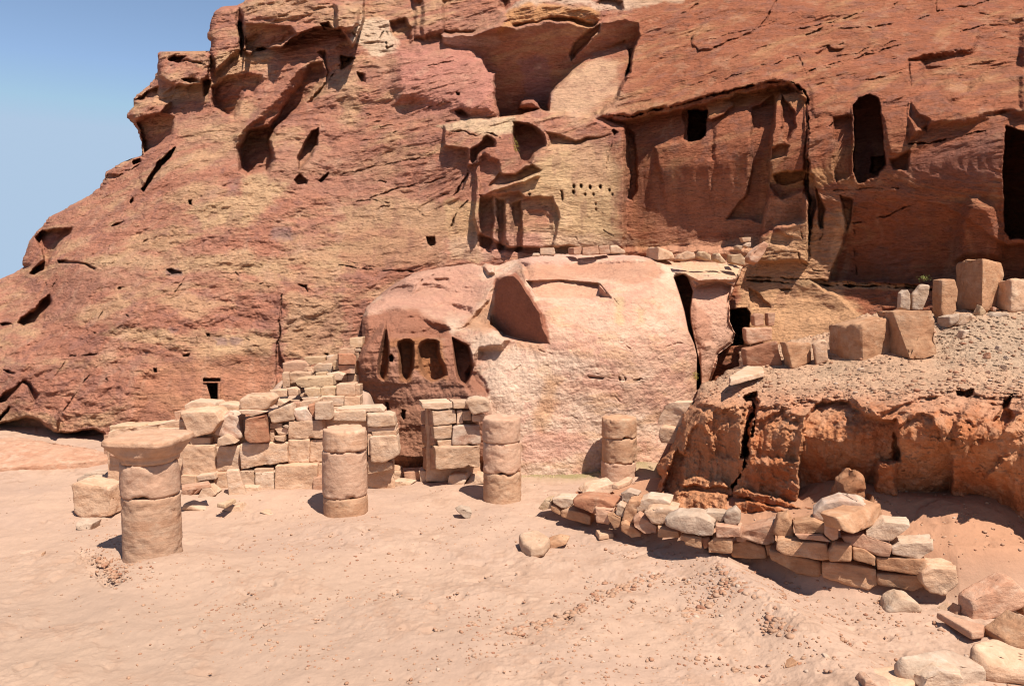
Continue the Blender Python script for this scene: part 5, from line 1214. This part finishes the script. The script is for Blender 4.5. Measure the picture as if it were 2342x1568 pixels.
# ================================================================== columns
def drum(name, parent, cx, cy, z0, z1, r0, r1, mat, sd, sq=2.0, prof=None, chips=.5, rot=0.0, tilt=(0, 0), namp=1.0):
    N = 112; H = z1 - z0; M = max(8, int(H / .022))
    a = np.arange(N) / N * 2 * math.pi
    prof = prof or [(0, r0), (1, r1)]
    ts = np.linspace(0, 1, M + 1)
    rr = np.interp(ts, [p[0] for p in prof], [p[1] for p in prof])
    bv = .012 / H
    rr = rr - .008 * sst(bv * 1.2, 0, ts) - .008 * sst(1 - bv * 1.2, 1, ts)
    if sq > 2:
        k = np.interp(ts, [0, .34, .62, 1], [0, 0, 1, 1])
    else: k = np.zeros_like(ts)
    se = (np.abs(np.cos(a + rot)) ** sq + np.abs(np.sin(a + rot)) ** sq) ** (-1 / sq)
    se = se / se.max() * 1.0 if sq > 2 else se * 0 + 1
    Rr = rr[:, None] * (1 - k[:, None] + k[:, None] * se[None] * 1.12)
    X = np.cos(a)[None] * Rr; Yy = np.sin(a)[None] * Rr; Z = z0 + ts[:, None] * H + 0 * X
    n = fbm(X * 2.2 + sd, Yy * 2.2, Z * 2.2, 4, .55, 5) * .0045 * namp + .0018 * fbm(X * 2, Yy * 2, Z * 26 + .2 * X, 3, .6, sd) + .004 * fbm(X * 16, Yy * 16, Z * 16, 3, .6, sd)
    e = np.minimum(ts, 1 - ts)[:, None] * H
    ch = np.clip(fbm(X * 5 + sd * 2, Yy * 5, Z * 5, 3, .55, sd + 3) - .12, 0, 1) * np.exp(-(e / .035) ** 2)
    sp_ = np.clip(fbm(X * 2.6 + sd, Yy * 2.6, Z * 3.4, 4, .5, sd + 9) - .38, 0, .12) * .10
    Rn = n - ch * .075 * chips - sp_
    X = X + np.cos(a)[None] * Rn; Yy = Yy + np.sin(a)[None] * Rn
    Z = Z - ch * .05 * chips * np.sign(ts[:, None] - .5)
    X = X + tilt[0] * ts[:, None]; 
    V3 = np.stack([X + cx, Yy + cy, Z], -1)
    def ring(src, f, dz):
        c = src.mean(0); q = c + (src - c) * f; q[:, 2] += dz + .008 * fbm(q[:, 0] * 5, q[:, 1] * 5, 0 * q[:, 0], 3, .5, sd); return q
    top = [ring(V3[-1], f, .006) for f in (.97, .85, .7, .5, .3, .1)]; bot = [ring(V3[0], f, 0) for f in (.1, .6)]
    V3 = np.concatenate([np.array(bot), V3, np.array(top)], 0)
    M2 = V3.shape[0]; vs = V3.reshape(-1, 3)
    faces = []
    for i in range(M2 - 1):
        for j in range(N):
            j2 = (j + 1) % N; faces.append((i * N + j, i * N + j2, (i + 1) * N + j2, (i + 1) * N + j))
    faces.append(tuple((M2 - 1) * N + j for j in range(N))); faces.append(tuple(range(N - 1, -1, -1)))
    me = bpy.data.meshes.new(name); me.from_pydata([tuple(q) for q in vs], [], faces); me.polygons.foreach_set('use_smooth', [True] * len(faces))
    return link(name, me, mat, parent)
def zfront(u, v, Y): return float(at(u, v, Y)[2])
def column(u, Y, r, vtop, joints, vbot, label, mats, sd, bulge=1.0):
    c = at(u, vbot, Y); root = empty('column', (c[0], Y, zfront(u, vbot, Y)), label, 'column', 'ruined columns standing in the sand')
    zt = zfront(u, vtop, Y); zs = [zt] + [zfront(u, v, Y - r) for v in joints] + [zfront(u, vbot, Y) - .25]
    for i in range(len(zs) - 1):
        rr = r * (1 + (bulge - 1) * i * .5)
        drum('drum', root, c[0] + .006 * ((i * 7 + sd) % 3 - 1), Y, zs[i + 1] + .004, zs[i] - .004, rr * 1.01, rr * (.99 if i else .985), mats[i % len(mats)], sd + i * 3, chips=.7)
    return root, c
root, c = column(350, 9.8, .352, 1052, [1145], 1262, 'capped column of three drums with a chipped square capital, nearest and leftmost', [DRUMP, DRUMW], 3)
zt = zfront(350, 1052, 9.8)
cap = drum('capital', root, c[0], 9.8, zt + .0, zt + .315, .36, .5, DRUMW, 31, sq=5.0, rot=.12,
     prof=[(0, .352), (.22, .355), (.25, .378), (.29, .382), (.31, .392), (.72, .462), (.76, .488), (1, .484)], chips=.5, namp=.5)
column(791, 11.63, .332, 978, [1036, 1143], 1172, 'column of three wavy banded drums with a bleached flat top, second from the left', [DRUMW, DRUMP, DRUMO], 41)
column(1148, 12.27, .303, 953, [1016, 1086], 1146, 'column of three smooth drums with a cracked top joint, standing clear right of the pier', [DRUMP, DRUMP, DRUMO], 51)
column(1415, 13.6, .306, 953, [1005, 1062], 1090, 'shortest column, farthest back, with its foot buried in the sand ramp beside the earth bank', [DRUMO, DRUMO, DRUMP], 61)

# ================================================================== plants
def leaf_mat(name, c):
    m, t, b = base_mat(name); oi = nd(t, 'ShaderNodeObjectInfo'); tc = nd(t, 'ShaderNodeTexCoord'); rgb = nd(t, 'ShaderNodeRGB'); rgb.outputs[0].default_value = (*c, 1)
    col, _ = mul_noise(t, rgb.outputs[0], tc.outputs['Object'], 9, .5, 1.5); t.links.new(col, b.inputs['Base Color']); return m
def shrub(uv, Y, w_, h_, n, colr, label, mat):
    p = at(uv[0], uv[1], Y); root = empty('shrub', tuple(p), label, 'shrub'); rnd = random.Random(int(uv[0]))
    vs, fs, sv, sf = [], [], [], []
    for i in range(n):
        a = rnd.uniform(0, 6.28); el = rnd.uniform(.2, 1.4); L = rnd.uniform(.4, 1)
        d = Vector((math.cos(a) * math.cos(el) * w_, math.sin(a) * math.cos(el) * w_ * .7, math.sin(el) * h_)) * L
        b0 = Vector(p); k = len(sv); s_ = Vector((.004, 0, 0)); sv += [b0 - s_, b0 + s_, b0 + d]; sf.append((k, k + 1, k + 2))
        for j in range(5):
            q = b0 + d * rnd.uniform(.35, 1.05) + Vector([rnd.gauss(0, .018) for _ in range(3)])
            e1 = Vector([rnd.gauss(0, 1) for _ in range(3)]).normalized() * rnd.uniform(.015, .032); e2 = e1.cross(Vector([rnd.gauss(0, 1) for _ in range(3)])).normalized() * .009
            k = len(vs); vs += [q - e2, q + e1 * .5 - e2 * .2, q + e1, q + e2]; fs.append((k, k + 1, k + 2, k + 3))
    me = bpy.data.meshes.new('foliage'); me.from_pydata([v[:] for v in vs], [], fs); link('foliage', me, mat, root)
    me = bpy.data.meshes.new('stem'); me.from_pydata([v[:] for v in sv], [], sf); link('stem', me, leaf_mat('dry_twigs', (.22, .15, .08)), root)
GL = leaf_mat('olive_leaves', (.16, .17, .05)); YLf = leaf_mat('yellowed_leaves', (.36, .27, .06))
shrub((1172, 350), 18.9, .26, .40, 90, 0, 'yellow green shrub growing in the hollow of the carved buttress', YLf)
shrub((1115, 202), 21.4, .12, .32, 40, 0, 'dark tuft of green hanging on the edge of the rounded dome', GL)
shrub((885, 120), 27.0, .34, .26, 70, 0, 'low olive shrub on the pale scree below the skyline block', GL)
shrub((905, 88), 27.5, .25, .35, 50, 0, 'small bush against the rock just above the scree shrub', GL)
shrub((2115, 640), 14.6, .22, .10, 26, 0, 'low dark green weed at the cliff foot behind the white standing stones', GL)
shrub((1590, 868), 13.0, .05, .16, 14, 0, 'thin yellowed sprig at the bottom of the dark cleft', YLf)

# ================================================================== crumbs, pebbles and clods (countless)
def crumbs():
    rnd = np.random.RandomState(5); cols = []; V_, F_ = [], []
    t_ = (1 + 5 ** .5) / 2
    ico = np.array([(-1,t_,0),(1,t_,0),(-1,-t_,0),(1,-t_,0),(0,-1,t_),(0,1,t_),(0,-1,-t_),(0,1,-t_),(t_,0,-1),(t_,0,1),(-t_,0,-1),(-t_,0,1)]) / 1.9
    fi = np.array([(0,11,5),(0,5,1),(0,1,7),(0,7,10),(0,10,11),(1,5,9),(5,11,4),(11,10,2),(10,7,6),(7,1,8),(3,9,4),(3,4,2),(3,2,6),(3,6,8),(3,8,9),(4,9,5),(2,4,11),(6,2,10),(8,6,7),(9,8,1)])
    pts = []
    def clump(u, v, su, sv, n, lo, hi):
        for _ in range(n):
            uu = rnd.normal(u, su); vv = rnd.normal(v, sv)
            if vv < 1085 or vv > 1640: continue
            q = gp(uu, vv); pts.append((q[0], q[1], rnd.uniform(lo, hi) * rnd.uniform(.5, 1) ** 1.5))
    for (u, v, su, sv, n) in [(900,1230,80,30,300),(650,1240,90,35,260),(1150,1220,90,35,300),(1380,1240,90,30,320),(800,1370,120,25,330),(1000,1360,100,30,330),(1180,1420,110,30,330),(1400,1330,110,50,340),
                  (1500,1300,80,40,300),(1150,1480,140,30,280),(560,1330,90,30,220),(520,1400,90,30,160),(260,1230,40,30,160),(200,1200,30,25,90),(640,1450,120,40,180),(1330,1400,90,40,240),
                  (1620,1360,60,40,320),(1700,1340,50,30,200),(1560,1460,80,50,200),(1900,1480,100,40,160),(2030,1380,60,25,140),(1000,1540,200,30,160),(1400,1520,150,30,160),(1200,1120,200,16,160),(700,1160,120,14,120),
                  (330,1310,50,20,140),(280,1280,30,20,120)]:
        clump(u, v, su, sv, int(n * .8), .006, .026)
    for a, b, n in [((1690,1355),(1840,1440),300),((1640,1310),(1700,1350),80),((1560,1400),(1690,1340),130),((1180,1440),(1340,1385),120),((1360,1350),(1500,1310),120),((1740,1430),(1820,1460),70),((225,1260),(270,1320),90)]:
        for _ in range(n):
            k = rnd.rand(); q = gp(a[0] + (b[0] - a[0]) * k + rnd.normal(0, 7), a[1] + (b[1] - a[1]) * k + rnd.normal(0, 7)); pts.append((q[0], q[1], rnd.uniform(.010, .040)))
    for _ in range(1500):
        u = rnd.uniform(-50, 2400); v = 1090 + 520 * rnd.rand() ** 1.1; q = gp(u, v); pts.append((q[0], q[1], rnd.uniform(.004, .014)))
    for _ in range(900):                                        # on the terrace behind the dry-stone wall
        u = rnd.uniform(1560, 2342); v = rnd.uniform(1150, 1420); q = gp(u, v, .5); pts.append((q[0], q[1], rnd.uniform(.006, .026)))
    nb = len(pts); hb = []
    for _ in range(1500):                                       # stones and crumbs on the bank, thickest along its crust
        u = rnd.uniform(1600, 2400); v = rnd.choice([rnd.uniform(715, 880), rnd.normal(885, 16)], p=[.5, .5])
        if v < 715 or (u < 1700 and v < 850): continue
        q = at(u, v, lookup(bankR, u, v))
        if q[1] > 15 or q[1] < 8: continue
        pts.append((q[0], q[1], rnd.uniform(.008, .05) * rnd.uniform(.3, 1) ** 2)); hb.append(q[2])
    pts = np.array(pts); h = ground_h(pts[:, 0], pts[:, 1]); h[nb:] = hb; n = len(pts)
    ang = rnd.uniform(0, 6.28, n); sc = np.stack([rnd.uniform(.7, 1.5, n), rnd.uniform(.6, 1.2, n), rnd.uniform(.4, .8, n)], -1) * pts[:, 2:3]
    P = ico[None] * sc[:, None] * (1 + rnd.uniform(-.25, .25, (n, 12, 1)))
    x = P[..., 0] * np.cos(ang)[:, None] - P[..., 1] * np.sin(ang)[:, None]; y = P[..., 0] * np.sin(ang)[:, None] + P[..., 1] * np.cos(ang)[:, None]
    P = np.stack([x + pts[:, 0:1], y + pts[:, 1:2], P[..., 2] + (h + pts[:, 2] * .15)[:, None]], -1)
    f = (fi[None] + (np.arange(n) * 12)[:, None, None]).reshape(-1, 3)
    me = bpy.data.meshes.new('crumbs'); me.vertices.add(n * 12); me.vertices.foreach_set('co', P.astype(np.float32).ravel())
    me.loops.add(len(f) * 3); me.loops.foreach_set('vertex_index', f.astype(np.int32).ravel()); me.polygons.add(len(f))
    me.polygons.foreach_set('loop_start', np.arange(0, len(f) * 3, 3, dtype=np.int32)); me.polygons.foreach_set('loop_total', np.full(len(f), 3, np.int32)); me.update(calc_edges=True)
    base = np.array([.62, .56, .52]) * np.array([(.58, .37, .255), (.52, .30, .20), (.60, .41, .30), (.45, .23, .15), (.66, .52, .42)])[rnd.choice(5, n, p=[.42, .27, .2, .07, .04])]
    c4 = np.ones((n, 12, 4), np.float32); c4[..., :3] = base[:, None]; a = me.color_attributes.new('Col', 'FLOAT_COLOR', 'POINT'); a.data.foreach_set('color', c4.ravel())
    o = link('gravel', me, rock_mat('gravel_crumbs', (1, 1, 1), [(20, .4, .01, (1, 1, 1), 4)], .9, 1.1))
    tag(o, 'countless small crumbs of sandstone and dried earth strewn over the sand', 'gravel', kind='stuff')
crumbs()

def grass():
    rnd = np.random.RandomState(9); q0 = gp(1335, 1080); V_, F_ = [], []
    for i in range(1600):
        X = q0[0] + rnd.normal(0, .75); Yg = q0[1] + rnd.normal(0, .16) + .10 * (X - q0[0]); z = float(ground_h(X, Yg)) - .005
        h_ = rnd.uniform(.008, .03); a = rnd.uniform(0, 6.28); dx, dy = .006 * math.cos(a), .006 * math.sin(a); k = len(V_)
        V_ += [(X - dx, Yg - dy, z), (X + dx, Yg + dy, z), (X + rnd.normal(0, .012), Yg + rnd.normal(0, .012), z + h_)]; F_.append((k, k + 1, k + 2))
    me = bpy.data.meshes.new('grass'); me.from_pydata(V_, [], F_); o = link('grass', me, leaf_mat('dry_grass', (.36, .31, .13)))
    tag(o, 'thin dry olive grass growing at the foot of the pale outcrop face', 'grass', kind='stuff')
grass()
